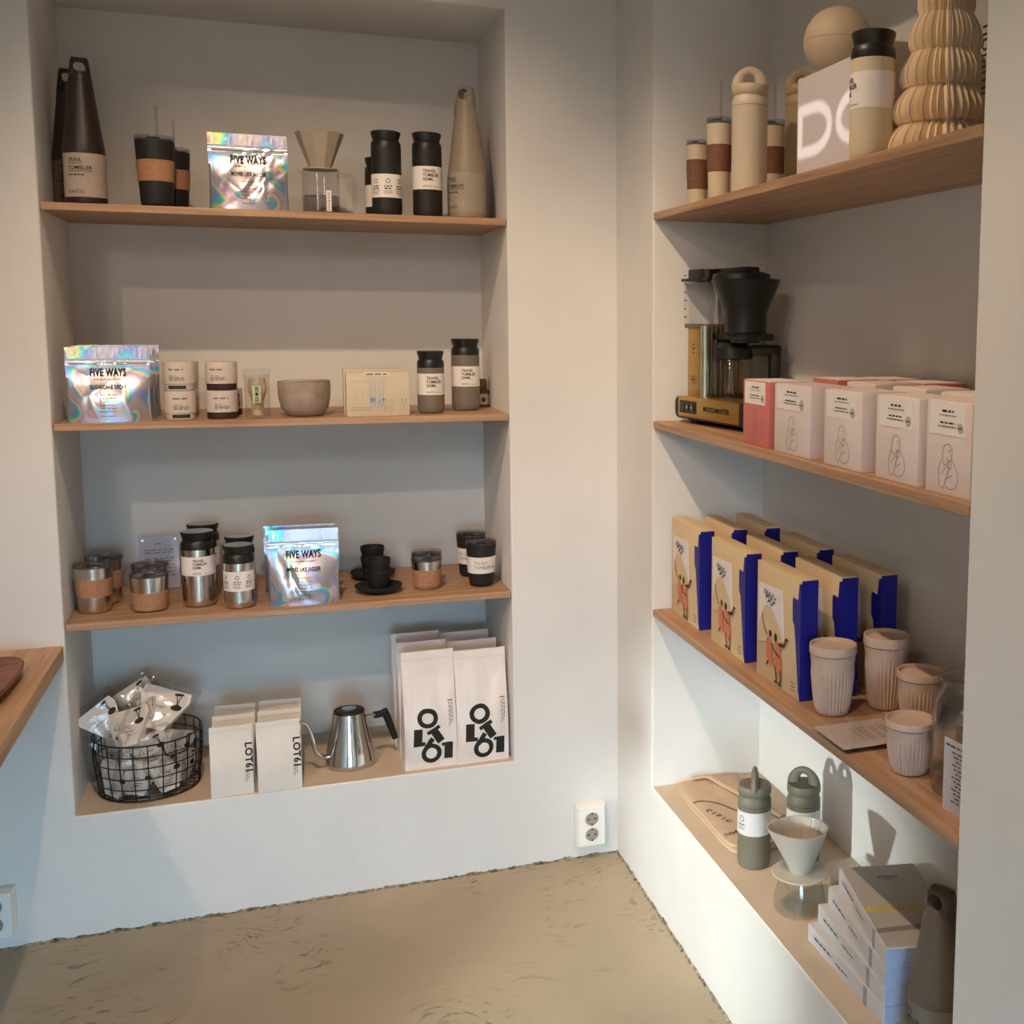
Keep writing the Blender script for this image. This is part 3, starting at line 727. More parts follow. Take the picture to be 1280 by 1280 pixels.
def faceted_dripper(loc, rt, h, rb, m, label, cat='dripper', sides=10, plate=None, rz=0.0):
    t = thing('pour_over_dripper', label, cat, loc, rz)
    fac = lambda q, z, a: q*math.cos(PI/sides)/math.cos(((a+PI/sides) % (2*PI/sides))-PI/sides)
    obj('cone', lathe([(rb*0.8, 0.004), (rb, 0.004), (rt, h), (rt*0.93, h), (rb*0.8, 0.010)], sides*6, fac), m, t, sharp=15)
    obj('collar', lathe([(0, 0.0005), (plate or rb*1.25, 0.0005), (plate or rb*1.25, 0.004), (0, 0.0045)], 40), m, t)
    return t
STONE = mat('warm_grey_ceramic', (172, 158, 140), 0.45, var=0.02)
faceted_dripper((x, 0.10, Z1+JH), r*1.02, top_at(x, 0.10, 167)-Z1-JH, r*0.46, STONE, 'warm grey faceted pour-over dripper standing on the clear jug', plate=r*0.72)
GB = 'black travel tumblers on the top board'
loc, r, h = front1(483, 0.075, 36.5, 165)
TT = travel_tumbler(loc, r, h, SOOT, BLACK, 'tall black travel tumbler whose white label shows a round icon', None, 0.0, icons=True, lab=(0.215, 0.49))
loc, r, h = front1(534, 0.085, 36, 167)
travel_tumbler(loc, r, h, SOOT, BLACK, 'tall black travel tumbler with printed white label beside the sand-coloured trail bottle', None, 0.12, lab=(0.33, 0.60))
loc, r, h = front1(473, 0.24, 33, 198)
travel_tumbler(loc, r, h, SOOT, BLACK, 'short black travel tumbler half hidden behind the tall one with the icon label', None, 0.5, text='350ML', lab=(0.22, 0.56))
loc, r, h = front1(584, 0.085, 46, 109)
trail_tumbler(loc, r, h, SAND, SAND, mat('sand_label', (160, 148, 130), 0.6), 'sand-coloured trail bottle with matching label and carrying loop, in front of its twin', None, -0.55)
loc, r, h = front1(581, 0.235, 43, 123)
trail_tumbler(loc, r, h, SAND, TAUPE, mat('sand_label', (160, 148, 130), 0.6), 'sand-coloured trail bottle mostly hidden behind its twin', None, -0.6)

# ---- second board
y2 = lambda px, y, wpx, py: stand_at(1, y, px, py, wpx)
for i, (px, y, wpx, yt, seed, fl, lb) in enumerate(((135.5, 0.035, 95, 434, 11, 'SUGARCANE DECAF', 'holographic coffee pouch lettered SUGARCANE DECAF, the front one of its row'),
        (143, 0.12, 93, 432, 12, None, 'holographic coffee pouch in the middle of its row behind the decaf pouch'), (150, 0.195, 91, 431, 13, None, 'holographic coffee pouch at the back of its row behind the decaf pouch'))):
    x, y, r = stand_at(1, y, px, 480, wpx)
    pouch((x, y, Z2), 2*r, top_at(x, y, yt)-Z2, 0.052, seed, lb, 'holographic pouches on the tea board', 0.03, fl)
TINW = mat('tin_label', (206, 192, 182), 0.6, var=0.02)
def tea_tin(loc, r, h, accent, label, rz=0.0, dark=False):
    t = thing('tea_tin', label, 'tin', loc, rz, 'round tea tins')
    zb = h*0.24
    obj('base', lathe([(0, 0.0005), (r*0.93, 0.0005), (r*0.95, 0.002), (r*0.95, zb)], 40), accent if dark else TINW, t)
    ld = obj('cover', lathe([(r*0.955, zb-0.0005), (r, zb), (r, h-0.002), (r*0.98, h), (0, h)], 40), TINW, t)
    draw('lettering', [bar(-r*0.5, r*0.45, h*0.74, 0.0034, 0.012), bar(-r*0.45, r*0.1, h*0.52, 0.0014, 0.005)]+[bar(-r*0.45, r*0.5, h*(0.46-0.045*k), 0.0016, 0.008) for k in range(3)], cyl(r+0.0006), GREYINK, ld)
    if not dark: draw('colour_strip', [bar(-r*0.55, r*0.60, zb*0.52, zb*0.50)], cyl(r*0.95+0.0006), accent, t)
    return t
GREEN = mat('dark_green', (36, 48, 38), 0.6); PLUM = mat('dark_plum', (58, 34, 40), 0.6)
def tin_stack(px, y, wpx, py, accent, dark, n, rz, labels):
    x, y, r = stand_at(1, y, px, py, wpx); h = (top_at(x, y, 451, r) - Z2)/2
    for k in range(n): tea_tin((x+0.001*k, y, Z2+k*h), r, h-0.0006, accent, labels[k], rz-0.25*k, dark)
tin_stack(224.5, 0.075, 37.5, 490, GREEN, False, 2, 0.1, ('cream tea tin with a green strip, lower of the front green pair', 'cream tea tin with a green strip, upper of the front green pair'))
tin_stack(229, 0.19, 36, 485, GREEN, False, 2, 0.4, ('cream tea tin behind the green pair, lower one', 'cream tea tin behind the green pair, upper one'))
tin_stack(277, 0.075, 37, 490, PLUM, True, 2, 0.0, ('cream tea tin on a plum-coloured base, lower of the plum pair', 'cream tea tin on a plum-coloured base, upper of the plum pair'))
tin_stack(284, 0.19, 35, 485, PLUM, True, 1, 0.5, ('single cream and plum tea tin behind the plum pair',))
# whisk in a clear tube
x, y, r = stand_at(1, 0.07, 321.5, 490, 31); h = top_at(x, y, 461, r)-Z2
t = thing('whisk_jar', 'clear lidded jar holding a bamboo matcha whisk, beside the stoneware bowl', 'jar', (x, y, Z2))
six = lambda q, z, a: q*(1-0.03*(1+math.cos(8*a))/2)
obj('jar_wall', lathe([(0, 0.001), (r*0.94, 0.001), (r*0.97, 0.004), (r, h*0.86), (r*1.0, h*0.88), (r*0.96, h*0.88), (r*0.93, 0.005), (0, 0.004)], 40, six), ACRYL, t)
obj('lid', lathe([(r*1.03, h*0.85), (r*1.05, h*0.86), (r*1.05, h*0.985), (r*1.0, h), (0, h)], 40, six), ACRYL, t)
BAM = mat('bamboo', (206, 176, 136), 0.6, var=0.1, scale=20, stretch=(8, 8, 1))
wk = obj('whisk_handle', lathe([(0, 0.006), (r*0.48, 0.006), (r*0.48, h*0.34), (r*0.44, h*0.36), (0, h*0.36)], 24), BAM, t)
for k in range(26):
    a = 2*PI*k/26; obj('tine', tube([(r*0.44*math.sin(a), r*0.44*math.cos(a), h*0.34), (r*0.72*math.sin(a), r*0.72*math.cos(a), h*0.58), (r*0.62*math.sin(a), r*0.62*math.cos(a), h*0.82)], 0.0011, 4), BAM, t)
lb = obj('paper_strip', lathe([(r*1.01, h*0.32), (r*1.03, h*0.33), (r*1.03, h*0.66), (r*1.01, h*0.67)], 8, a0=-0.33, a1=0.27), mat('pale_green_paper', (196, 206, 170), 0.7, var=0.02), t)
draw('lettering', [T(c, -0.03*r, h*(0.565-0.105*k), h*0.105, 1, 0.01) for k, c in enumerate('百本立')], cyl(r*1.03+0.0011), INK, lb)
# stoneware bowl
x, y, r = stand_at(1, 0.10, 381, 500, 63); h = top_at(x, y, 475, r)-Z2
t = thing('stoneware_bowl', 'speckled grey-beige stoneware bowl with an uneven rim beside the picture cards', 'bowl', (x, y, Z2))
wob = lambda q, z, a: q*(1+0.012*math.sin(3*a+1)*z/h+0.006*math.sin(7*a))
bv, bf = lathe([(0, 0.001), (r*0.62, 0.001), (r*0.72, 0.004), (r*0.90, h*0.24), (r*0.985, h*0.55), (r, h*0.9), (r*0.985, h), (r*0.95, h), (r*0.94, h*0.55), (r*0.7, h*0.18), (0, h*0.12)], 48, wob)
bv = [(a, b, c*(1+0.03*math.sin(math.atan2(b, a)*2+0.6)*c/h)) for a, b, c in bv]
obj('bowl_wall', (bv, bf), mat('speckled_glaze', (164, 148, 134), 0.5, var=0.16, scale=30), t)
obj('rim_glaze', lathe([(r*0.955, h*0.995), (r*0.972, h*1.012), (r*0.99, h*0.995)], 48, wob), mat('rim_glaze', (128, 108, 92), 0.5), t)
# picture cards: a pad in front, two behind
def card_box(px0, px1, y, ytop, label, art, rz):
    a = on(1, y, px0, 500); b = on(1, y, px1, 500); w_ = (b-a).length; x = (a.x+b.x)/2; h_ = top_at(x, y, ytop)-Z2
    t = carton('picture_card_box', label, 'box', (x, y, Z2), w_, 0.030, h_, mat('card_cream', (212, 198, 172), 0.7, var=0.02), rz, 'picture card boxes', 0.0008)
    if art:
        mp = lambda u, v: (u*w_, -0.0008, v*h_)
        blue = mat('pale_blue_ink', (120, 156, 206), 0.7); fine = mat('thin_grey_ink', (168, 162, 152), 0.7)
        draw('blue_print', [ell(-0.09, 0.37, 0.042, 0.06), ell(0.085, 0.375, 0.022, 0.035)]+[stroke([(-0.135+0.03*k, 0.20), (-0.138+0.032*k, 0.5), (-0.15+0.036*k, 0.86)], 0.006 if k % 2 else 0.003) for k in range(8)], mp, blue, t)
        lines = [stroke(curve([(-0.36, 0.40), (-0.36, 0.52), (-0.32, 0.58), (-0.27, 0.56), (-0.24, 0.48), (-0.24, 0.40), (-0.36, 0.40)]), 0.005), stroke([(-0.45, 0.20), (-0.12, 0.20)], 0.012), stroke([(-0.45, 0.14), (-0.12, 0.15)], 0.010), stroke([(-0.45, 0.79), (-0.16, 0.79)], 0.005)]
        for u in (0.02, 0.07, 0.13, 0.22, 0.38, 0.44):
            lines += [stroke(curve([(u-0.025, 0.10), (u-0.02, 0.25), (u, 0.36), (u+0.02, 0.25), (u+0.028, 0.10)]), 0.005), ell(u, 0.38, 0.010, 0.018)]
        draw('line_drawing', lines, mp, fine, t)
        lb = obj('title_label', box(-w_*0.21, w_*0.19, -0.0012, -0.0002, h_*0.92, h_*1.0), PAPER, t, smooth=False)
        draw('lettering', [bar(-w_*0.19, w_*0.17, h_*0.955, h_*0.022, 0.012)], flat(-0.0018), INK, lb)
    return t
card_box(433, 512, 0.030, 465, 'cream picture card box with blue print and a white title label, at the front', True, 0.03)
card_box(430, 503, 0.085, 461, 'cream picture card box seen as an edge directly behind the blue-printed one', False, 0.01)
loc, r = None, None
for px, y, wpx, yt, lb, tx, lz in ((538.5, 0.10, 33, 438, 'short grey-brown travel tumbler with black lid and white label', '350ML', (0.30, 0.64)), (582, 0.17, 34.5, 423, 'tall grey-brown travel tumbler with black lid and white label', '500ML', (0.34, 0.62))):
    x, y, r = stand_at(1, y, px, 480, wpx); h = top_at(x, y, yt, r)-Z2
    travel_tumbler((x, y, Z2), r, h, mat('grey_brown_coat', (118, 108, 98), 0.5, var=0.03, scale=200), BLACK, lb, None, 0.1, tx, cap=mat('grey_brown_coat', (118, 108, 98)), lab=lz)
x, y, r = stand_at(1, 0.30, 603, 490, 11)
t = thing('spice_bottle', 'small bottle with red and white label and olive cap in the niche corner', 'bottle', (x, y, Z2))
obj('bottle', lathe([(0, 0.0005), (r*1.5, 0.0005), (r*1.55, 0.003), (r*1.55, 0.042), (r*0.9, 0.05), (r*0.85, 0.056), (0, 0.056)], 24), mat('amber', (120, 88, 40), 0.3), t)
lb = label_band(t, r*1.55, 0.006, 0.036, PAPER); draw('red_print', [ell(0, 0.020, 0.006, 0.007)], cyl(r*1.55+0.0011), mat('red_ink', (170, 40, 36), 0.6), lb)
obj('cap', lathe([(r*0.95, 0.055), (r*1.0, 0.056), (r*0.9, 0.078), (0, 0.079)], 20), mat('olive_cap', (128, 110, 50), 0.5), t)

# ---- third board
def s3(px, ybot, wpx, ytop):
    x, y, r = stand(px, ybot, wpx, Z3); return (x, y, Z3), r, top_at(x, y, ytop, r)-Z3
STEELB = STEEL
loc, r, h = s3(119.5, 769, 45, 699); FR = (r, h)
A = togo_tumbler(loc, r, h, STEELB, CORK, 'steel to-go tumbler with a tan middle sleeve by the niche wall, front one of two', None, bz=(0.34, 0.70), rb=0.80)
x, y, r = stand_at(1, 0.215, 131, 720, 43); dup(A, (x, y, Z3), 0.3, 'steel to-go tumbler with a tan sleeve standing behind its twin by the niche wall')
loc, r, h = s3(188.5, 767, 45, 711)
B = togo_tumbler(loc, r, h, STEELB, CORK, 'low steel tumbler with a tan lower sleeve, front one of two before the notice', None, bz=(0.05, 0.52), rb=0.84)
x, y, r = stand_at(1, 0.222, 189, 740, 42); dup(B, (x, y, Z3), 0.2, 'low steel tumbler with tan sleeve between its twin and the acrylic notice')
# acrylic notice
a = on(1, 0.315, 175, 720); b = on(1, 0.315, 226, 720); w_ = b.x-a.x; h_ = top_at((a.x+b.x)/2, 0.315, 670)-Z3
t = thing('price_notice', 'printed price sheet in an upright clear acrylic holder behind the low tumblers', 'sign', ((a.x+b.x)/2, 0.315, Z3), 0.04)
obj('acrylic_front', box(-w_/2, w_/2, 0, 0.004, 0, h_, 0.0006, 1), ACRYL, t)
sh = obj('sheet', box(-w_/2+0.002, w_/2-0.002, 0.0045, 0.0055, 0.003, h_-0.002), mat('notice_sheet', (198, 200, 220), 0.7, var=0.02), t, smooth=False)
draw('lettering', [bar(-w_*0.1, w_*0.08, h_*0.85, 0.003, 0.008)]+[bar(-w_*0.36, w_*0.36, h_*v, 0.0026, 0.012) for v in (0.74, 0.69, 0.58, 0.53, 0.46, 0.40, 0.33, 0.26)], flat(0.0040), GREYINK, sh)
obj('acrylic_back', box(-w_/2, w_/2, 0.006, 0.010, 0, h_, 0.0006, 1), ACRYL, t)
for sx in (-1, 1): obj('screw', xf(lathe([(0, 0.002), (0.003, 0.0018), (0.003, 0)], 12), Matrix.Translation((sx*w_*0.40, 0, h_*0.93)) @ Matrix.Rotation(PI/2, 4, 'X')), STEEL, t)
loc, r, h = s3(250.5, 760, 39, 660)
A = travel_tumbler(loc, r, h, STEELB, BLACK, 'tall steel travel tumbler with a printed white label, front of the tall pair', None, 0.25, '500ML', cap=STEEL, lab=(0.43, 0.68))
x, y, r = stand_at(1, 0.225, 255, 700, 36); dup(A, (x, y, Z3), 0.6, 'tall steel travel tumbler behind the front tall steel one')
loc, r, h = s3(300.5, 762, 36, 677)
A = travel_tumbler(loc, r, h, STEELB, BLACK, 'short steel travel tumbler whose white label shows round icons, front of the short pair', None, -0.1, cap=STEEL, icons=True, lab=(0.29, 0.60))
x, y, r = stand_at(1, 0.185, 300, 700, 33); dup(A, (x, y, Z3), 0.5, 'short steel travel tumbler behind the front short steel one')
a = on(2, Z3, 382, 757); w_ = 85*depth(a)/FPX
pouch((a.x, a.y+0.028, Z3), w_, top_at(a.x, a.y+0.03, 662)-Z3, 0.054, 21, 'holographic coffee pouch beside the stacked black cups, front of its row', 'holographic pouches on the steel tumbler board', -0.04, "MOVES LIKE JAGGER")
for k, (px, y, sd, wh) in enumerate(((377, 0.115, 22, 'in the middle of its row beside the black cups'), (374, 0.19, 23, 'at the back of its row beside the black cups'))):
    x, _, r = stand_at(1, y, px, 700, 82); pouch((x, y, Z3), 2*r, top_at(x, y, 657)-Z3, 0.052, sd, 'holographic coffee pouch '+wh, 'holographic pouches on the steel tumbler board', -0.05)
# black cups stacked on saucers
def cup_set(px, ybot, wpx, wcup, yrow, lab_s, lab_a, lab_b):
    x, y, r = stand(px, ybot, wpx, Z3); rc = r*wcup
    t = thing('saucer', lab_s, 'saucer', (x, y, Z3), 0, 'black saucers')
    obj('dish', lathe([(0, 0.001), (r*0.60, 0.001), (r*0.64, 0.003), (r*0.93, 0.010), (r, 0.019), (r*0.985, 0.020), (r*0.90, 0.012), (r*0.5, 0.007), (0, 0.007)], 44), SOOT, t)
    obj('well_ring', lathe([(r*0.48, 0.0072), (r*0.52, 0.0086), (r*0.56, 0.0078)], 36), SOOT, t)
    hc = rc*1.62
    rib = lambda q, z, a: q*(1+0.018*math.cos(18*a)) if 0.15*hc < z < 0.80*hc else q
    for k, (nm, z) in enumerate(((lab_a, Z3+0.0075), (lab_b, Z3+0.0075+hc*0.55))):
        c = thing('espresso_cup', nm, 'cup', (x, y, z), 0.3*k, 'black espresso cups')
        obj('cup_wall', lathe([(0, 0.0006), (rc*0.60, 0.0006), (rc*0.68, 0.003), (rc*0.74, hc*0.16), (rc*0.80, hc*0.3), (rc*0.88, hc*0.5), (rc*0.95, hc*0.78), (rc*0.99, hc*0.84), (rc, hc), (rc*0.94, hc), (rc*0.90, hc*0.8), (rc*0.74, hc*0.45), (rc*0.66, hc*0.42), (0, hc*0.41)], 72, rib), SOOT, c)
        obj('rim', lathe([(rc*0.94, hc), (rc*0.97, hc+0.0009), (rc, hc)], 40), BLACK, c)
    return x, y
cup_set(473.5, 746, 58, 0.53, 0, 'black saucer under the front stack of black cups', 'ribbed black espresso cup, lower one of the front stack', 'ribbed black espresso cup, upper one of the front stack')
cup_set(466.5, 728, 55, 0.53, 0, 'black saucer under the rear stack of black cups', 'ribbed black espresso cup, lower one of the rear stack', 'ribbed black espresso cup, upper one of the rear stack')
loc, r, h = s3(534, 739, 37.5, 691)
A = togo_tumbler(loc, r, h, STEELB, CORK, 'low steel tumbler with a wide tan sleeve beside the black cups, front one of two', None, bz=(0.12, 0.62), rb=0.84)
x, y, r = stand_at(1, 0.185, 533.5, 710, 36); dup(A, (x, y, Z3), 0.3, 'low steel tumbler with tan sleeve behind its twin beside the black cups')
loc, r, h = s3(602, 735, 37.5, 671)
A = togo_tumbler(loc, r, h, SOOT, PAPER, 'black to-go tumbler with a white paper sleeve, front one of two at the niche side', None, -0.1, bz=(0.30, 0.66), rb=0.80, paper=True)
x, y, r = stand_at(1, 0.235, 589, 700, 35); dup(A, (x, y, Z3), -0.6, 'black to-go tumbler with a white paper sleeve standing behind its twin')

# ---- niche floor: wire basket of filter packs
x, y, r = stand(185, 1007, 120, ZB); BX, BY, BR = x+0.006, 0.150, 0.127
BH = top_at(BX, BY-BR, 933)-ZB
WIRE = mat('black_wire', (20, 20, 21), 0.45)
t = thing('wire_basket', 'round black wire basket heaped with wrapped filter packs', 'basket', (BX, BY, ZB))
RB = lambda v: BR*(0.93+0.07*smooth01(v*1.6))
for k in range(6):
    v = k/5; rr = RB(v); obj('hoop', tube([(rr*math.cos(2*PI*i/48), rr*0.98*math.sin(2*PI*i/48), 0.004+(BH-0.006)*v) for i in range(48)], 0.0023 if k in (0, 5) else 0.0016, 6, closed=True), WIRE, t)
for k in range(24):
    a = 2*PI*k/24+0.08; obj('upright_wire', tube([(RB(i/6)*math.cos(a), RB(i/6)*0.98*math.sin(a), 0.003+(BH-0.005)*i/6) for i in range(7)], 0.0016, 6), WIRE, t)
for k in range(-4, 5):
    q = k/5; L_ = math.sqrt(1-q*q)*RB(0)
    obj('floor_wire', tube([(-L_, q*RB(0)*0.98, 0.004), (L_, q*RB(0)*0.98, 0.004)], 0.0014, 6), WIRE, t)
a0 = -0.95
hp = [((BR+0.004)*math.cos(a0+d), (BR+0.004)*0.98*math.sin(a0+d), z) for d, z in ((-0.27, BH), (-0.25, BH-0.022), (-0.20, BH-0.034), (0.0, BH-0.036), (0.20, BH-0.034), (0.25, BH-0.022), (0.27, BH))]
obj('swing_handle', tube(curve(hp, 4), 0.0022, 6), WIRE, t)
def filter_pack(c, eul, sc, label, seed):
    rnd = random.Random(seed)
    t = thing('filter_pack', label, 'packet', c, 0, 'wrapped filter packs in the basket'); t.rotation_euler = eul
    w_, h_, th = 0.115*sc, 0.105*sc, 0.020*sc
    out = [(-w_*0.22, -h_*0.5), (w_*0.22, -h_*0.5), (w_*0.5, h_*0.30), (w_*0.46, h_*0.5), (-w_*0.46, h_*0.5), (-w_*0.5, h_*0.30)]
    pk = obj('paper_filters', prism(out, -th/2, th/2), mat('filter_paper', (226, 216, 206), 0.8, var=0.04, scale=60), t, smooth=False)
    NX = 12; V, F = [], []
    for s in (0, 1):
        for j in range(NX+1):
            for i in range(NX+1):
                x = w_*0.62*(2*i/NX-1); z = h_*0.66*(2*j/NX-1)+h_*0.04
                e = max(abs(2*i/NX-1), abs(2*j/NX-1)); y = (th/2+0.003)*(1-smooth01((e-0.55)/0.45))+0.0006
                y += 0.005*noise.noise(Vector((x*55, z*55, seed+s*9)))*(0.3+e)
                x += 0.004*noise.noise(Vector((z*70, seed, 1)))*e
                V.append((x, -y if s == 0 else y, z))
    n1 = (NX+1)**2
    for s in (0, 1):
        for j in range(NX):
            for i in range(NX):
                a = s*n1+j*(NX+1)+i; F.append((a, a+1, a+NX+2, a+NX+1))
    obj('film_wrapper', (V, F), FILM, t, sharp=25)
    yy = -th/2-0.0007
    mp = lambda u, v: (u*w_, yy, v*h_)
    it = [stroke([(-0.30, 0.02), (-0.24, 0.22), (-0.17, 0.0), (-0.32, 0.03)], 0.016), T('cups', -0.02, 0.02, 0.10), ell(0.28, 0.10, 0.11, 0.075, rot=0.2), ell(0.24, 0.42, 0.10, 0.035, rot=0.2), stroke([(0.20, 0.40), (0.24, 0.30), (0.28, 0.14)], 0.02), stroke([(0.30, 0.40), (0.28, 0.30), (0.29, 0.14)], 0.02)]
    it += [bar(-0.02-0.06*k, 0.14-0.05*k, -0.12-0.08*k, 0.025, 0.05) for k in range(3)]
    draw('lettering', it, mp, INK, pk)
    return t
rnd = random.Random(5)
spots = [(-0.075, -0.075, 0.05), (-0.02, -0.095, 0.055), (0.05, -0.085, 0.055), (0.088, -0.03, 0.055), (-0.095, -0.01, 0.055), (0.0, 0.0, 0.055), (0.06, 0.05, 0.055), (-0.05, 0.06, 0.055),
         (-0.065, -0.065, 0.115), (0.015, -0.080, 0.118), (0.075, -0.05, 0.11), (-0.085, 0.03, 0.12), (0.02, 0.04, 0.12), (-0.03, -0.02, 0.125)]
for k, (dx, dy, dz) in enumerate(spots):
    a = math.atan2(dy, dx)+PI/2
    filter_pack((BX+dx*0.92, BY+dy*0.92, ZB+dz), (rnd.uniform(-0.25, 0.15), rnd.uniform(-0.5, 0.5), a+rnd.uniform(-0.2, 0.2) if math.hypot(dx, dy) > 0.03 else rnd.uniform(-0.6, 0.6)), 0.80, 'wrapped pack of paper filters inside the black wire basket', 40+k)
for k, (dx, dy, dz, eul, sc, lb) in enumerate(((0.035, -0.03, 0.205, (-0.75, 0.35, -0.15), 1.05, 'wrapped filter pack lying tilted on top of the heap, black cup print facing up'), (-0.02, 0.035, 0.215, (-0.5, -0.5, 0.2), 0.85, 'wrapped filter pack with small print at the back of the heap top'),
        (-0.035, -0.055, 0.172, (-0.7, -0.3, -0.3), 0.95, 'wrapped filter pack lying on the heap above the basket rim'), (-0.095, -0.01, 0.185, (-0.3, -0.6, 0.3), 0.85, 'wrapped filter pack leaning over the basket rim towards the niche wall'))):
    filter_pack((BX+dx, BY+dy, ZB+dz), eul, sc, lb, 80+k)

# ---- small white bags, two files of three
WHITEP = mat('matte_white_bag', (226, 218, 208), 0.6, var=0.02, scale=8)
def small_print_bag(t, mp, w_, h_):
    it = []
    P, F_ = T('LOT61', h_*0.62, 0, h_*0.135, 1.0, 0.035, 'CENTER', 0)
    vert = lambda P: [(w_*0.33+y, h_*1.16-x) for x, y in P]
    it.append((vert(P), F_))
    for k in range(3): Q, G = bar(h_*0.78, h_*(0.98-0.03*k), 0, 0.0012, 0.006); it.append(([(w_*(0.33+0.035*k)+y-0.001, h_*1.16-x) for x, y in Q], G))
    draw('lettering', it, mp, INK, t)
for col, (px, yb, wpx, yt, cz) in enumerate(((290.5, 994, 50, 907, 'nearer the wire basket'), (350, 988, 52, 900, 'nearer the steel kettle'))):
    p = on(2, ZB, px, yb); w_ = wpx*depth(p)/FPX; y0 = max(0.035, p.y+0.03)
    h_ = top_at(p.x, y0, yt)-ZB
    for k, nm in enumerate(('front', 'middle', 'rear')):
        x = p.x+0.004*k; y = y0+0.085*k
        paper_bag((x, y, ZB), w_, 0.062, h_*(1.0 if k else 1.0), 5+col*3+k, WHITEP, 'small white coffee bag, %s of the file %s' % (nm, cz), 'small white coffee bags', 0.05-0.05*k, small_print_bag if k == 0 else None, wr=0.003)

# ---- gooseneck kettle
x, y, r = stand(438.5, 965, 61, ZB); h = top_at(x, y, 880, r*0.6)-ZB
t = thing('gooseneck_kettle', 'polished steel gooseneck kettle with black angled handle', 'kettle', (x, y, ZB), 0.24)
obj('body', lathe([(0, 0.0006), (r*0.98, 0.0006), (r*1.0, 0.003), (r*1.0, 0.012), (r*0.985, 0.016), (r*0.94, h*0.25), (r*0.80, h*0.52), (r*0.68, h*0.76), (r*0.63, h*0.93), (r*0.615, h*0.955)], 56), CHROME, t)
ld = obj('lid', lathe([(r*0.62, h*0.95), (r*0.60, h*0.985), (r*0.50, h), (r*0.30, h*1.0), (0, h*1.0)], 44), BLACK, t)
obj('thermometer', lathe([(r*0.29, h*1.0), (r*0.29, h*1.012), (r*0.26, h*1.016), (0, h*1.016)], 32), STEEL, ld)
sp = [(-r*0.85, 0, h*0.22), (-r*1.12, -0.004, h*0.22), (-r*1.40, -0.008, h*0.34), (-r*1.55, -0.012, h*0.60), (-r*1.75, -0.015, h*0.86), (-r*2.02, -0.018, h*0.955), (-r*2.14, -0.019, h*0.95)]
sp = curve(sp, 5); obj('spout', tube(sp, [0.0075-0.0030*i/(len(sp)-1) for i in range(len(sp))], 12), CHROME, t)
hd = obj('handle', tube(curve([(r*1.02, 0, h*0.80), (r*1.32, 0, h*0.80), (r*1.52, 0, h*0.83)], 4), 0.0095, 12), BLACK, t)
obj('grip', join(tube([(r*1.44, 0, h*0.86), (r*1.58, 0, h*0.72), (r*1.90, 0, h*0.30)], [0.0105, 0.0105, 0.0085], 12)), BLACK, hd)
obj('bracket', tube([(r*0.62, 0, h*0.80), (r*1.05, 0, h*0.80)], 0.005, 10), STEEL, hd)

# ---- big white bags, two files of three
BIGW = mat('satin_white_bag', (232, 222, 216), 0.42, var=0.015, scale=6)
def lot_print(t, mp, w_, h_):
    s = w_
    it = [ring(-0.06*s, 0.445*h_, 0.195*s, 0.108*s, 36)]
    def shape(P, cx, cz, a, k): return poly([(cx*s+x*k*s, cz*h_+y*k*s) for x, y in rot2(P, a)])
    def quads(R, cx, cz, a, k):
        V, F_ = [], []
        for x0, y0, x1, y1 in R:
            n = len(V); nx = max(1, int((x1-x0)*k/0.06)); ny = max(1, int((y1-y0)*k/0.06))
            G = [[(x0+(x1-x0)*i/nx, y0+(y1-y0)*j/ny) for i in range(nx+1)] for j in range(ny+1)]
            V += [p for row in G for p in row]
            for j in range(ny):
                for i in range(nx): q = n+j*(nx+1)+i; F_.append((q, q+1, q+nx+2, q+nx+1))
        return [(cx*s+x*k*s, cz*h_+y*k*s) for x, y in rot2(V, a)], F_
    it.append(quads([(-0.5, -0.9, 0.4, 0.9), (0.4, -0.9, 0.75, -0.50)], -0.245, 0.285, -0.06, 0.185))
    it.append(quads([(-0.75, 0.50, 0.75, 0.90), (-0.42, -0.9, 0.42, 0.50)], 0.110, 0.292, 0.54, 0.180))
    it.append(ring(0.0*s, 0.135*h_, 0.195*s, 0.108*s, 36))
    it.append(quads([(-0.27, -0.75, 0.27, 0.70)], -0.040, 0.222, -0.62, 0.17))
    it.append(quads([(-0.42, -0.9, 0.48, 0.9), (-0.72, 0.55, -0.42, 0.9)], 0.325, 0.142, -0.04, 0.180))
    draw('logo', it, mp, INK, t)
    txt = [bar(0.34*s, 0.44*s, 0.572*h_, 0.0022)]
    for k in range(3): txt.append(vbar(0.36*s+k*0.030*s, 0.35*h_+0.02*k*h_, 0.555*h_, 0.0014, 0.008))
    draw('small_print', txt, mp, INK, t)
for col, (px, yb, wpx, yt, cz) in enumerate(((539.5, 961, 64.5, 813, 'nearer the kettle'), (604.5, 953, 64.5, 811, 'nearer the niche side wall'))):
    p = on(2, ZB, px, yb); w_ = wpx*depth(p)/FPX; y0 = max(0.055, p.y+0.045)
    h_ = top_at(p.x, y0, yt)-ZB
    for k, nm in enumerate(('front', 'middle', 'rear')):
        paper_bag((p.x-0.004*k, y0+0.098*k, ZB), w_*(1 if k == 0 else 0.97), 0.072, h_, 31+col*3+k, BIGW, 'large white coffee bag with black logo, %s of the file %s' % (nm, cz) if k == 0 else 'large white coffee bag, %s of the file %s' % (nm, cz), 'large white coffee bags', 0.03, lot_print if k == 0 else None, name='large_coffee_bag', wr=0.011)
# ================================================================== niche in the right wall (things face -x)
FX = -PI/2
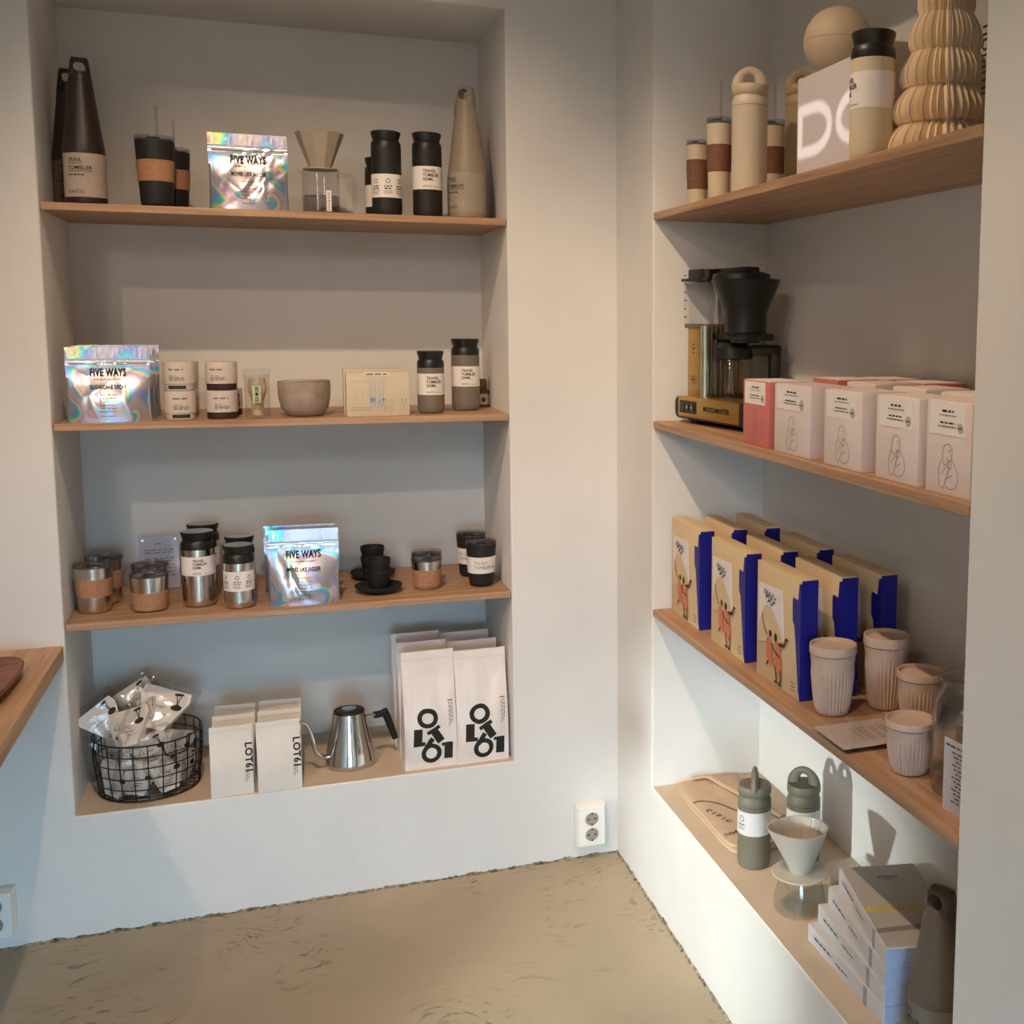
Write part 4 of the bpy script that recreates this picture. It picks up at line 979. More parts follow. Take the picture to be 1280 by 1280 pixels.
# ---- top board
def R1(px, xw, wpx, ytop, py=200):
    x, y, r = stand_at(0, xw, px, py, wpx); return (x, y, Z1), r, top_at(x, y, ytop)-Z1
loc, r, h = R1(847, 0.085, 26, 206); togo_tumbler(loc, r, h, CREAM, BROWN, 'smallest cream to-go tumbler with a tall brown sleeve, at the far end of the board', None, FX+0.6, rb=0.84, bz=(0.16, 0.74))
loc, r, h = R1(872, 0.080, 28, 176); togo_tumbler(loc, r, h, CREAM, BROWN, 'mid-sized cream to-go tumbler with brown sleeve between the smallest and the tallest', None, FX+0.6, rb=0.82, bz=(0.30, 0.72))
loc, r, h = R1(899, 0.080, 32.5, 148); togo_tumbler(loc, r, h, CREAM, BROWN, 'tall cream to-go tumbler with brown sleeve and clear straw beside the handled bottle', None, FX+0.6, straw=0.08, bz=(0.38, 0.69))
loc, r, h = R1(966, 0.205, 31, 151); togo_tumbler(loc, r, h, CREAM, BROWN, 'cream to-go tumbler with brown sleeve and straw half hidden behind the handled bottle', None, FX+0.6, straw=0.08, bz=(0.38, 0.69))
loc, r, h = R1(936.5, 0.075, 44.5, 86); handled_tumbler(loc, r, h, mat('cream_bottle', (208, 194, 172), 0.45, var=0.01), mat('cream_cap', (196, 178, 156), 0.5), 'cream bottle with a round carrying loop on its cap, in front of the tumblers', None, FX+0.5, hz=0.75)
loc, r, h = R1(1000, 0.225, 39, 90); handled_tumbler(loc, r, h, mat('khaki_bottle', (168, 148, 112), 0.5), mat('khaki_cap', (172, 150, 116), 0.5), 'khaki bottle with carrying loop mostly hidden behind the lit sign', None, FX+0.5, hz=0.75)
# lit sign
xs = 0.105
a = on(0, xs, 995, 160); b = on(0, xs, 1106, 160); w_ = a.y-b.y; yc = (a.y+b.y)/2; h_ = top_at(xs, a.y, 100)-Z1; d_ = 0.13
t = thing('lit_sign', 'white light box with glowing letters DO, a cream ball on top', 'sign', (xs, yc, Z1), FX)
obj('housing', box(-w_/2, w_/2, 0.004, d_, 0, h_, 0.001, 1), mat('sign_white', (214, 204, 200), 0.5, var=0.02), t)
def lit_face():
    N = 72; V, F, A = [], [], []
    def sd_seg(p, a, b):
        pa = (p[0]-a[0], p[1]-a[1]); ba = (b[0]-a[0], b[1]-a[1]); q = max(0, min(1, (pa[0]*ba[0]+pa[1]*ba[1])/(ba[0]**2+ba[1]**2))); return math.hypot(pa[0]-ba[0]*q, pa[1]-ba[1]*q)
    z0, z1 = h_*0.32, h_*0.70; st = 0.0105
    xl = -w_/2+0.012
    dpts = [(xl, z0), (xl, z1)]; cz = (z0+z1)/2; rz_ = (z1-z0)/2; dx = xl+0.17*w_
    dp = [(xl, z0), (xl, z1), (dx, z1)]+[(dx+0.19*w_*math.sin(q), cz+rz_*math.cos(q)) for q in [PI*k/14 for k in range(1, 14)]]+[(dx, z0), (xl, z0)]
    ox = xl+0.66*w_
    op = [(ox+0.20*w_*math.cos(q), cz+rz_*math.sin(q)) for q in [2*PI*k/24 for k in range(25)]]
    for j in range(N+1):
        for i in range(N+1):
            x = w_*(i/N-0.5); z = h_*j/N; V.append((x, 0.0032, z))
            d = min(min(sd_seg((x, z), p, q) for p, q in zip(dp, dp[1:])), min(sd_seg((x, z), p, q) for p, q in zip(op, op[1:])))
            A.append(1-smooth01((d-st*0.45)/(st*1.1)))
    for j in range(N):
        for i in range(N): q = j*(N+1)+i; F.append((q, q+1, q+N+2, q+N+1))
    o = flatobj('diffuser', (V, F), None, t); me = o.data
    at = me.attributes.new('letter', 'FLOAT', 'POINT'); at.data.foreach_set('value', A)
    m = bpy.data.materials.new('lit_diffuser'); m.use_nodes = True; nt = m.node_tree; bs = nt.nodes['Principled BSDF']
    an = nt.nodes.new('ShaderNodeAttribute'); an.attribute_name = 'letter'
    ma = nt.nodes.new('ShaderNodeMath'); ma.operation = 'MULTIPLY_ADD'; ma.inputs[1].default_value = 0.40; ma.inputs[2].default_value = 0.06
    nt.links.new(an.outputs['Fac'], ma.inputs[0]); nt.links.new(ma.outputs[0], bs.inputs['Emission Strength'])
    bs.inputs['Emission Color'].default_value = (1.0, 0.90, 0.86, 1); bs.inputs['Base Color'].default_value = (0.56, 0.50, 0.50, 1); bs.inputs['Roughness'].default_value = 0.5
    me.materials.clear(); me.materials.append(m)
lit_face()
# cream ball on the sign
x, y, r = stand_at(0, 0.17, 1047.5, 50, 86)
t = thing('cream_ball', 'matte cream ball with a fine seam resting on the lit sign', 'ball', (x, y, Z1+h_))
BALL = mat('cream_ball', (190, 172, 146), 0.6, var=0.02)
prof = [(r*math.sin(PI*k/28), r-r*math.cos(PI*k/28)) for k in range(29)]; prof[0] = (0, 0); prof[-1] = (0, 2*r)
obj('shell', lathe(prof, 56), BALL, t)
obj('seam', lathe([(r*0.9985, r-0.0011), (r*1.0006, r), (r*0.9985, r+0.0011)], 56), mat('seam_shadow', (132, 116, 96), 0.7), t)
loc, r, h = R1(1090.5, 0.052, 55.5, 41, 120)
travel_tumbler(loc, r, h, CREAM, BLACK, 'cream travel tumbler with black lid and white label in front of the lit sign', None, FX-0.25, '500ML', lab=(0.40, 0.68))
# honeycomb paper tree
x, y, r = stand_at(0, 0.155, 1178, 180, 150); H_ = 0.345
t = thing('paper_tree', 'cream honeycomb paper tree with stacked scalloped lobes beside the acrylic box', 'ornament', (x, y, Z1), FX)
PAPERC = mat('cream_tissue_paper', (238, 214, 178), 0.8, var=0.03, scale=14)
NL = 6; fins = 44; r = min(r, 0.110)
def tree_r(z):
    v = z/H_; k = min(NL-1, int(v*NL)); q = v*NL-k
    R0 = r*(1-0.80*(k/NL)); Rn = R0*0.86
    bulge = (math.sin(PI*min(1, (q+0.16)/1.16)**0.72))**0.8
    return R0*0.70+R0*0.30*bulge
prof = []
for k in range(NL):
    for q in (0.0, 0.08, 0.2, 0.35, 0.5, 0.65, 0.8, 0.92, 0.985): prof.append((tree_r((k+q)/NL*H_), (k+q)/NL*H_+0.0005))
prof = [(0, 0.0005)]+prof+[(0, H_)]
fz = lambda q, z, a: q*(1-0.10*abs(((a*fins/(2*PI)) % 1)*2-1))
obj('honeycomb', lathe(prof, fins*4, fz), PAPERC, t, sharp=18)
for k in range(22):
    a = 2*PI*k/22+0.05
    pr = [(tree_r(H_*i/64)*1.015, H_*i/64) for i in range(64)]
    V = []; F = []
    for q, z in pr: V += [(q*0.6*math.sin(a), -q*0.6*math.cos(a), z+0.0006), (q*math.sin(a), -q*math.cos(a), z+0.0006)]
    F = [(2*i, 2*i+1, 2*i+3, 2*i+2) for i in range(len(pr)-1)]
    obj('paper_fin', (V, F), PAPERC, t)
# acrylic box
xa = 0.030
a = on(0, xa, 1186, 100); b = on(0, xa, 1250, 100); w_ = min(a.y-b.y, a.y-(RR+0.006)); yc = a.y-w_/2; h_ = 0.30; d_ = 0.10
t = thing('acrylic_box', 'tall clear acrylic display box with vertical lettering at the end of the board', 'display box', (xa, yc, Z1), FX)
pt = 0.005
for nm, bx in (('front_pane', box(-w_/2, w_/2, 0, pt, 0, h_)), ('back_pane', box(-w_/2, w_/2, d_-pt, d_, 0, h_)), ('side_pane', box(-w_/2, -w_/2+pt, pt, d_-pt, 0, h_)), ('side_pane', box(w_/2-pt, w_/2, pt, d_-pt, 0, h_)), ('top_pane', box(-w_/2, w_/2, 0, d_, h_, h_+pt))):
    obj(nm, bx, ACRYL, t, smooth=False)
obj('edge_strip', join(box(-w_/2-0.0006, -w_/2+0.0012, -0.0006, 0.0012, 0, h_), box(-w_/2-0.0006, -w_/2+0.0012, d_-0.0012, d_+0.0006, 0, h_)), mat('frosted_edge', (178, 166, 160), 0.3, var=0.02), t, smooth=False)
P_, F_ = T('holami', 0, 0, 0.032, 1.1, 0.0, 'CENTER')
draw('lettering', [([(y+w_*0.16, -x+h_*0.30) for x, y in P_], F_)], flat(-0.0010), INK, t)

# ---- second board: coffee machine
fy = lambda xw: xw-0.125
TH_ = 0.14                                                           # the machine is turned a little off the wall line
MD, MN = Vector((math.sin(TH_), -math.cos(TH_), 0)), Vector((math.cos(TH_), math.sin(TH_), 0))
MC = Vector((0.045, -0.335, Z2))+MD*0.178+MN*0.080
t = thing('coffee_machine', 'gold and black filter coffee machine with clear water tank and glass jug', 'coffee machine', MC, FX+TH_)
def onm(px, py, ly):
    d = ray(px, py); q = MC+MN*ly; return CAM+d*((q-CAM).dot(MN)/d.dot(MN))
lx = lambda px, xw, py=470: (onm(px, py, fy(xw))-MC).dot(MD)
lz = lambda px, py, xw: onm(px, py, fy(xw)).z-Z2
GOLD = mat('brushed_gold', (196, 160, 92), 0.34, 0.9, var=0.05, scale=12, stretch=(1, 40, 40))
bx0, bx1 = -0.178, 0.178
obj('base', prism(rrect(bx1-bx0, 0.052, 0.018, 5, (bx0+bx1)/2, 0.038), fy(0.050), fy(0.215)), BLACK, t)
bp = obj('base_panel', box(bx0+0.022, bx1-0.045, fy(0.046), fy(0.212), 0.016, 0.0655, 0.003, 2), GOLD, t)
sw = obj('switch_panel', box(bx0+0.034, bx0+0.115, fy(0.0445), fy(0.0485), 0.026, 0.056, 0.001, 1), BLACK, t)
for k in range(3): obj('switch', box(bx0+0.044+0.023*k, bx0+0.060+0.023*k, fy(0.0425), fy(0.0455), 0.031, 0.051, 0.001, 1), mat('switch_dark', (44, 44, 48), 0.3), sw)
draw('switch_marks', [ell(bx0+0.075, 0.041, 0.0022, 0.004, 10), ell(bx0+0.098, 0.041, 0.0022, 0.004, 10)], flat(fy(0.0418)), PAPER, sw)
draw('lettering', [T('MOCCAMASTER', (bx0+0.128+bx1-0.060)/2, 0.036, 0.016, 1.0, 0.02)], flat(fy(0.0452)), INK, bp)
for sx in (bx0+0.05, bx1-0.05): obj('foot', lathe([(0, 0.0004), (0.014, 0.0004), (0.014, 0.014), (0, 0.014)], 20), BLACK, t, loc=(sx, fy(0.08), 0))
for sx in (bx0+0.05, bx1-0.05): obj('foot', lathe([(0, 0.0004), (0.014, 0.0004), (0.014, 0.014), (0, 0.014)], 20), BLACK, t, loc=(sx, fy(0.18), 0))
cx0 = lx(859, 0.075); cx1 = cx0+0.080; ctop = lz(870, 407, 0.075)
obj('column', box(cx0, cx1, fy(0.075), fy(0.185), 0.062, ctop, 0.005, 2), GOLD, t)
obj('column_edge', tube([(cx1-0.002, fy(0.082), 0.064), (cx1-0.002, fy(0.082), ctop)], 0.011, 16), mat('pale_anodised', (186, 200, 186), 0.3, 0.9), t)
for k in range(7): obj('column_rib', tube([(cx1+0.003+0.0028*k, fy(0.096+0.011*k), 0.066), (cx1+0.003+0.0028*k, fy(0.096+0.011*k), ctop)], 0.004, 8), mat('rib_bronze', (110, 92, 66), 0.35, 0.8), t)
cm = (cx0+cx1)/2-0.008
draw('emblem', [ring(cm, 0.105, 0.010, 0.0085, 20), bar(cm-0.006, cm+0.006, 0.105, 0.003), bar(cm-0.004, cm+0.004, ctop-0.045, 0.003), bar(cm-0.005, cm+0.005, ctop-0.055, 0.003), bar(cm-0.003, cm+0.003, ctop-0.065, 0.003)], flat(fy(0.0742)), INK, t)
tx0 = lx(851, 0.07, 380); tx1 = tx0+0.112; tz0, tz1 = lz(870, 408, 0.07), lz(870, 351, 0.07)
tk = obj('water_tank', prismz([(tx0+(tx1-tx0)/2+x, fy(0.135)+y) for x, y in rrect(tx1-tx0, 0.13, 0.022)], tz0+0.004, tz1), ACRYL, t)
obj('tank_floor', prismz([(tx0+(tx1-tx0)/2+x, fy(0.135)+y) for x, y in rrect(tx1-tx0-0.004, 0.128, 0.022)], tz0-0.004, tz0+0.006), mat('smoke_plastic', (96, 88, 84), 0.3), t)
draw('scale_marks', [bar(tx0+0.020, tx0+0.034-0.004*(k % 2), tz0+0.022+0.020*k, 0.0024) for k in range(6)], flat(fy(0.0688)), INK, tk)
obj('outlet_pipe', tube([((tx0+tx1)/2, fy(0.14), tz0), ((tx0+tx1)/2, fy(0.14), tz1)], 0.009, 14), mat('pipe_grey', (176, 172, 170), 0.3, 0.5), t)
lt = lz(870, 338, 0.10)
obj('tank_lid', join(prismz([(tx0+(tx1-tx0)/2+x, fy(0.135)+y) for x, y in rrect(tx1-tx0+0.012, 0.142, 0.024)], tz1, tz1+0.006), prismz([(tx0+(tx1-tx0)/2+x+0.006, fy(0.135)+y) for x, y in rrect(tx1-tx0-0.016, 0.120, 0.02)], tz1+0.006, lt)), BLACK, t)
kx = lx(932, 0.135, 380); kr = 0.080; kz1 = lz(931, 350, 0.125); kz0 = lz(931, 432, 0.125)
bk = obj('brew_basket', move(lathe([(0, kz0+0.006), (kr*0.42, kz0+0.006), (kr*0.44, kz0+0.02), (kr*0.62, kz0+0.03), (kr*0.62, kz1-0.075), (kr*0.70, kz1-0.060), (kr*0.985, kz1-0.006), (kr, kz1), (kr*0.95, kz1+0.002), (0, kz1+0.002)], 44, lambda q, z, a: q*(1.0 if abs(math.sin(a)) > 0.2 else 1.0)), kx, fy(0.135), 0), BLACK, t)
obj('basket_lid', move(lathe([(kr*0.86, kz1+0.001), (kr*0.84, kz1+0.014), (kr*0.60, kz1+0.020), (0, kz1+0.021)], 40), kx-0.02, fy(0.135), 0), BLACK, bk)
obj('outlet_arm', box(tx1-0.05, kx+0.03, fy(0.115), fy(0.155), kz1+0.014, kz1+0.030, 0.004, 2), BLACK, bk)
obj('drip_bracket', box(cx1, kx+kr*0.80, fy(0.10), fy(0.175), kz0+0.012, kz0+0.028, 0.003, 2), BLACK, bk)
jx = lx(915, 0.135, 480); jr = 0.050; jz0, jz1 = 0.072, lz(914, 447, 0.125)
cf = obj('glass_jug', move(lathe([(0, jz0), (jr*0.92, jz0), (jr, jz0+0.006), (jr, jz1-0.012), (jr*0.92, jz1), (jr*0.88, jz1), (jr*0.96, jz1-0.013), (jr*0.96, jz0+0.007), (0, jz0+0.004)], 40), jx, fy(0.135), 0), GLASS, t)
obj('jug_lid', move(lathe([(jr*0.93, jz1-0.004), (jr*0.98, jz1-0.002), (jr*0.98, jz1+0.022), (jr*0.7, jz1+0.036), (0, jz1+0.038)], 40), jx, fy(0.135), 0), BLACK, cf)
jh = join(box(jr*0.85, jr+0.066, -0.014, 0.014, jz1+0.004, jz1+0.030, 0.006, 2), box(jr+0.036, jr+0.066, -0.014, 0.014, jz0+0.012, jz1+0.030, 0.009, 3))
obj('jug_handle', move(rotz(jh, 1.05), jx, fy(0.135), 0), BLACK, cf)
obj('hot_plate', move(lathe([(0, 0.0655), (jr*1.16, 0.0655), (jr*1.16, 0.070), (jr*1.10, 0.0715), (0, 0.0715)], 40), jx, fy(0.135), 0), BLACK, t)

# ---- pink and white cartons
PINK = mat('salmon_card', (206, 118, 114), 0.6, var=0.02); WHT = mat('white_card', (226, 212, 208), 0.6, var=0.015)
def lady(t, w_, h_, m):
    """line drawing of a woman holding a cup"""
    k = h_*0.485; mp = lambda u, v: (u*k, -0.0008, h_*0.07+v*k)
    L_ = [[(-0.06, 0.52), (-0.16, 0.56), (-0.20, 0.72), (-0.16, 0.90), (-0.02, 0.99), (0.12, 0.95), (0.18, 0.84), (0.17, 0.72)], [(-0.06, 0.52), (0.0, 0.58), (0.01, 0.70)], [(0.02, 0.84), (0.12, 0.86)], [(0.17, 0.72), (0.15, 0.65), (0.05, 0.62)],
          [(-0.18, 0.66), (-0.30, 0.50), (-0.33, 0.25), (-0.28, 0.05), (-0.16, 0.0), (-0.05, 0.18), (0.04, 0.42), (0.06, 0.50)], [(0.17, 0.66), (0.33, 0.50), (0.42, 0.28), (0.36, 0.08), (0.15, 0.0), (-0.05, 0.05)],
          [(-0.22, 0.30), (-0.06, 0.46), (0.04, 0.50)], [(0.04, 0.50), (0.05, 0.60), (0.14, 0.60), (0.16, 0.50), (0.10, 0.45), (0.04, 0.50)], [(0.0, 0.22), (0.12, 0.28), (0.24, 0.33)], [(0.06, 0.80), (0.09, 0.80)]]
    draw('line_drawing', [stroke(curve(p, 5), 0.013) for p in L_], mp, m, t)
def tea_carton(px0, px1, xf_, ytop, d_, m, label, art=True, pxrow=520, inkm=None):
    a = on(0, xf_, px0, pxrow); b = on(0, xf_, px1, pxrow+8); w_ = a.y-b.y; yc = (a.y+b.y)/2; h_ = top_at(xf_, a.y, ytop)-Z2
    t = carton('gift_carton', label, 'carton', (xf_, yc, Z2), w_, d_, h_, m, FX, 'pink and white gift cartons', 0.0015)
    lb = obj('top_label', box(-w_*0.42, w_*0.36, -0.0007, 0.0003, h_*0.64, h_*0.985), mat('label_paper', (236, 230, 226), 0.7, var=0.01), t, smooth=False)
    obj('flap', box(-w_*0.48, w_*0.48, d_*0.04, d_*0.96, h_, h_+0.0012), mat('label_paper', (238, 228, 220)) if m is PINK else WHT, t, smooth=False)
    if art:
        random.seed(int(px0))
        it = [bar(-w_*0.14, w_*0.12, h_*0.90, h_*0.022, 0.010), bar(-w_*0.20, w_*0.18, h_*0.855, h_*0.008, 0.006), bar(-w_*0.18, w_*0.14, h_*0.775, h_*0.016, 0.008), bar(-w_*0.22, w_*0.17, h_*0.735, h_*0.012, 0.006)]
        draw('lettering', it, flat(-0.0014), INK, lb)
        st = obj('seal', xf(lathe([(0, 0.0006), (w_*0.062, 0.0006), (w_*0.062, 0)], 24), Matrix.Translation((w_*0.27, -0.0008, h_*0.735)) @ Matrix.Rotation(PI/2, 4, 'X')), mat('grey_seal_print', (186, 180, 178), 0.6), lb)
        draw('seal_lettering', [bar(w_*0.235, w_*0.305, h_*0.735, h_*0.014, 0.004)], flat(-0.0022), INK, st)
        lady(t, w_, h_, inkm or mat('fine_ink', (92, 80, 84), 0.7))
    return t
D1 = 0.085
tea_carton(929, 961, 0.020, 474, D1, PINK, 'salmon pink gift carton with a white label beside the coffee machine, at the front', inkm=mat('blind_emboss', (176, 96, 94), 0.6), pxrow=515)
tea_carton(968, 1013, 0.020, 479, D1, WHT, 'white gift carton with a line drawing, next to the pink one', pxrow=525)
tea_carton(1030, 1077, 0.020, 486, D1, WHT, 'white gift carton with a line drawing, second from the pink one', pxrow=535)
tea_carton(1095, 1148, 0.020, 493, D1, WHT, 'white gift carton with a line drawing, third from the pink one', pxrow=545)
tea_carton(1158, 1214, 0.020, 499, D1, WHT, 'white gift carton with a line drawing, at the niche end', pxrow=555)
def back_row(xb, ys, m, hh, lbs):
    for y, lb in zip(ys, lbs):
        t = carton('gift_carton', lb, 'carton', (xb, y, Z2), 0.105, D1, hh, m, FX, 'pink and white gift cartons', 0.0015)
        obj('flap', box(-0.050, 0.050, 0.004, 0.081, hh, hh+0.0012), mat('label_paper', (238, 228, 220)) if m is PINK else WHT, t, smooth=False)
HB = top_at(0.02, -1.15, 479)-Z2
back_row(0.110, (-1.165, -1.33, -1.48), WHT, HB, ('white gift carton in the second row beside the pink ones', 'white gift carton in the second row behind the second white one', 'white gift carton in the second row behind the third white one'))
back_row(0.112, (-1.02,), PINK, HB, ('salmon pink gift carton in the second row behind the front pink one',))
back_row(0.205, (-1.03, -1.17), PINK, HB, ('salmon pink gift carton in the rear row, nearer the coffee machine', 'salmon pink gift carton in the rear row, farther from the coffee machine'))

# ---- third board: blue-sided cartons, three files of three
KRAFT = mat('cream_carton', (214, 188, 148), 0.6, var=0.03, scale=10); BLUE = mat('ultramarine_card', (16, 18, 132), 0.5, var=0.05)
def blue_carton(loc, w_, d_, h_, label, rz):
    t = carton('blue_sided_carton', label, 'carton', loc, w_, d_, h_, KRAFT, rz, 'blue-sided cartons', 0.001)
    obj('blue_side', box(w_/2-0.0002, w_/2+0.0014, 0.0015, d_-0.0006, 0.001, h_-0.003), BLUE, t, smooth=False)
    obj('blue_tuck', prism([(w_*0.5+0.0014, 0.001), (w_*0.5+0.0014, h_*0.965), (w_*0.47, h_*0.96), (w_*0.445, h_*0.82), (w_*0.345, h_*0.83), (w_*0.33, h_*0.80), (w_*0.335, h_*0.64), (w_*0.375, h_*0.595), (w_*0.41, h_*0.42), (w_*0.47, h_*0.08)], -0.0012, 0.0012), BLUE, t, smooth=False)
    cd_ = obj('white_card', xf(prism([(-w_*0.44, h_*0.34), (w_*0.14, h_*0.42), (w_*0.10, h_*0.83), (-w_*0.44, h_*0.82)], -0.0015, -0.0002), Matrix.Rotation(-0.0, 4, 'X')), mat('art_white', (226, 220, 222), 0.7, var=0.02), t, smooth=False)
    mp = lambda u, v: (u*w_, -0.0022, v*h_)
    arch = curve([(-0.445, 0.33), (-0.40, 0.52), (-0.28, 0.645), (-0.14, 0.65), (0.0, 0.55), (0.10, 0.46), (0.145, 0.40)], 5)
    draw('arch', [poly(arch[::-1]+[(-0.445, 0.30)][::-1])], mp, KRAFT, t)
    mp2 = lambda u, v: (u*w_, -0.0027, v*h_)
    coral = mat('coral_ink', (214, 122, 92), 0.7); dark = mat('dark_brown_ink', (48, 32, 30), 0.7)
    draw('dancers_dress', [poly([(-0.24, 0.37), (-0.17, 0.40), (-0.10, 0.34), (-0.11, 0.24), (-0.08, 0.15), (-0.17, 0.16), (-0.24, 0.23)]), poly([(-0.05, 0.38), (0.07, 0.37), (0.10, 0.26), (0.12, 0.12), (0.0, 0.13), (-0.06, 0.22), (-0.02, 0.30)])], mp2, coral, t)
    draw('dancers_limbs', [ell(-0.145, 0.410, 0.030, 0.030, rot=0.3), ell(-0.02, 0.400, 0.034, 0.036, rot=-0.2), stroke(curve([(-0.22, 0.38), (-0.29, 0.44), (-0.33, 0.51), (-0.33, 0.55)]), 0.016), stroke(curve([(0.06, 0.36), (0.17, 0.37), (0.21, 0.43), (0.26, 0.43)]), 0.026), stroke(curve([(-0.12, 0.33), (-0.04, 0.28), (0.08, 0.25)]), 0.016),
         stroke(curve([(-0.03, 0.16), (0.0, 0.09), (0.01, 0.02)]), 0.022), stroke(curve([(0.08, 0.14), (0.11, 0.07), (0.07, 0.02)]), 0.020), stroke(curve([(-0.18, 0.17), (-0.23, 0.12)]), 0.024), ell(0.0, 0.025, 0.045, 0.010), ell(0.09, 0.02, 0.04, 0.010)], lambda u, v: (u*w_, -0.0032, v*h_+0.004), dark, t)
    draw('lettering', [stroke(curve([(-0.31, 0.74), (-0.28, 0.785), (-0.26, 0.73), (-0.23, 0.775), (-0.20, 0.735), (-0.17, 0.77), (-0.14, 0.73), (-0.10, 0.765), (-0.06, 0.73), (-0.03, 0.75)]), 0.010), stroke(curve([(-0.27, 0.71), (-0.22, 0.735), (-0.18, 0.70), (-0.13, 0.73), (-0.09, 0.695), (-0.05, 0.715)]), 0.012), stroke(curve([(-0.23, 0.68), (-0.18, 0.70), (-0.14, 0.67), (-0.10, 0.69)]), 0.012)]+[bar(0.33, 0.42, 0.065+0.03*k, 0.008, 0.02) for k in range(3)], lambda u, v: (u*w_, -0.0026, v*h_), INK, t)
    return t
src = None
for row, nm in enumerate(('front', 'middle', 'rear')):
    for c, ((pl, pb), (pr_, pb2), wh) in enumerate((((840, 763.4), (871.4, 788.4), 'nearest the far niche end'), ((888, 799), (930, 829), 'in the middle file'), ((950, 840), (995, 878), 'nearest the ribbed cups'))):
        a = on(2, Z3, pl, pb); b = on(2, Z3, pr_, pb2); x = 0.043+0.083*row; y = (a.y+b.y)/2-0.004*row-(0.03 if c == 2 else 0.02)*row*0
        lab = 'cream and blue carton with coral dancers, %s row, %s' % (nm, wh)
        if src is None: src = blue_carton((x, y, Z3), 0.198, 0.036, 0.238, lab, FX)
        else: dup(src, (x, y, Z3), FX+0.02*((row*3+c) % 3-1), lab, 'blue-sided cartons')
# ---- ribbed cups
HUSK = mat('husk_cream', (196, 172, 156), 0.7, var=0.05, scale=90)
def ribbed_cup(loc, rt, h, label):
    t = thing('ribbed_cup', label, 'cup', loc, 0, 'ribbed husk cups'); rb = rt*0.70; zl = h*0.86
    R = lambda z: rb+(rt*0.99-rb)*min(1, (z/zl))**0.75
    def rib(q, z, a):
        s = min(1, max(0, (z-0.003)/0.01))*min(1, max(0, (h*0.72-z)/(h*0.16)))
        return q*(1+0.020*s)+0.0012*s*math.cos(34*a)*1.4
    zs = [0.002, 0.006, 0.012]+[h*k for k in (0.15, 0.25, 0.35, 0.45, 0.55, 0.62, 0.68, 0.73, 0.78)]+[zl]
    obj('cup_wall', lathe([(0, 0.001), (rb*0.9, 0.001)]+[(R(z)*(0.955 if z < h*0.75 else 0.965), z) for z in zs]+[(R(zl)*0.93, zl)], 204, rib), HUSK, t, sharp=60)
    ld = obj('lid', lathe([(rt*0.97, zl+0.0008), (rt, zl+0.002), (rt*1.0, h-0.002), (rt*0.985, h), (rt*0.93, h), (rt*0.88, h-0.007), (rt*0.5, h-0.008), (0, h-0.008)], 48), HUSK, t)
    obj('lid_gap', lathe([(rt*0.955, zl-0.0002), (rt*0.968, zl+0.0004), (rt*0.955, zl+0.0009)], 48), INK, t)
    return t
for px, yb, wpx, wb, yt, lb in ((1039.5, 897, 59, 42, 796, 'tall ribbed cream cup beside the blue-sided cartons and the flat acrylic block'), (1106, 890, 58, 42, 785, 'tall ribbed cream cup standing at the back behind the two others'),
                            (1149, 912, 60, 42, 829, 'short ribbed cream cup at the back beside the glass jar'), (1136, 972, 63, 45, 887, 'short ribbed cream cup at the board edge in front of the glass jar')):
    x, y, r = stand(px, yb, wb, Z3); rt = wpx*depth((x, y, Z3+0.1))/FPX/2
    x = min(x, RD-rt-0.004)
    ribbed_cup((x, y, Z3), rt, top_at(x, y, yt, rt)-Z3, lb)
# ---- acrylic price block lying flat
zt = Z3+0.018
A_, B_, D_ = on(2, zt, 1016.4, 903), on(2, zt, 1054.5, 931), on(2, zt, 1101, 892); C_ = B_+(D_-A_)
qd = [(p.x, p.y) for p in (A_, B_, C_, D_)]
cx_, cy_ = sum(p[0] for p in qd)/4, sum(p[1] for p in qd)/4; qd = [(x-cx_, y-cy_) for x, y in qd]
t = thing('price_block', 'clear acrylic block with a printed sheet lying flat between the ribbed cups', 'sign', (cx_, cy_, Z3))
obj('lower_plate', prismz(qd, 0.0005, 0.0082), ACRYL, t, smooth=False); obj('upper_plate', prismz(qd, 0.0105, 0.018), ACRYL, t, smooth=False)
sh = obj('sheet', prismz([(x*0.985, y*0.985) for x, y in qd], 0.0086, 0.0100), mat('warm_sheet', (206, 190, 180), 0.7, var=0.02), t, smooth=False)
e1 = Vector((qd[1][0]-qd[0][0], qd[1][1]-qd[0][1])); e2 = Vector((qd[3][0]-qd[0][0], qd[3][1]-qd[0][1])); q0 = Vector(qd[0])
mp = lambda u, v: tuple(q0+e1*u+e2*v)+(0.0104,)
draw('lettering', [([(y2_, x2_) for y2_, x2_ in P__], F__) for P__, F__ in (bar(0.25, 0.80, v, 0.012, 0.07) for v in (0.42, 0.50, 0.54, 0.58, 0.68, 0.72, 0.80, 0.84, 0.88))], mp, INK, sh)
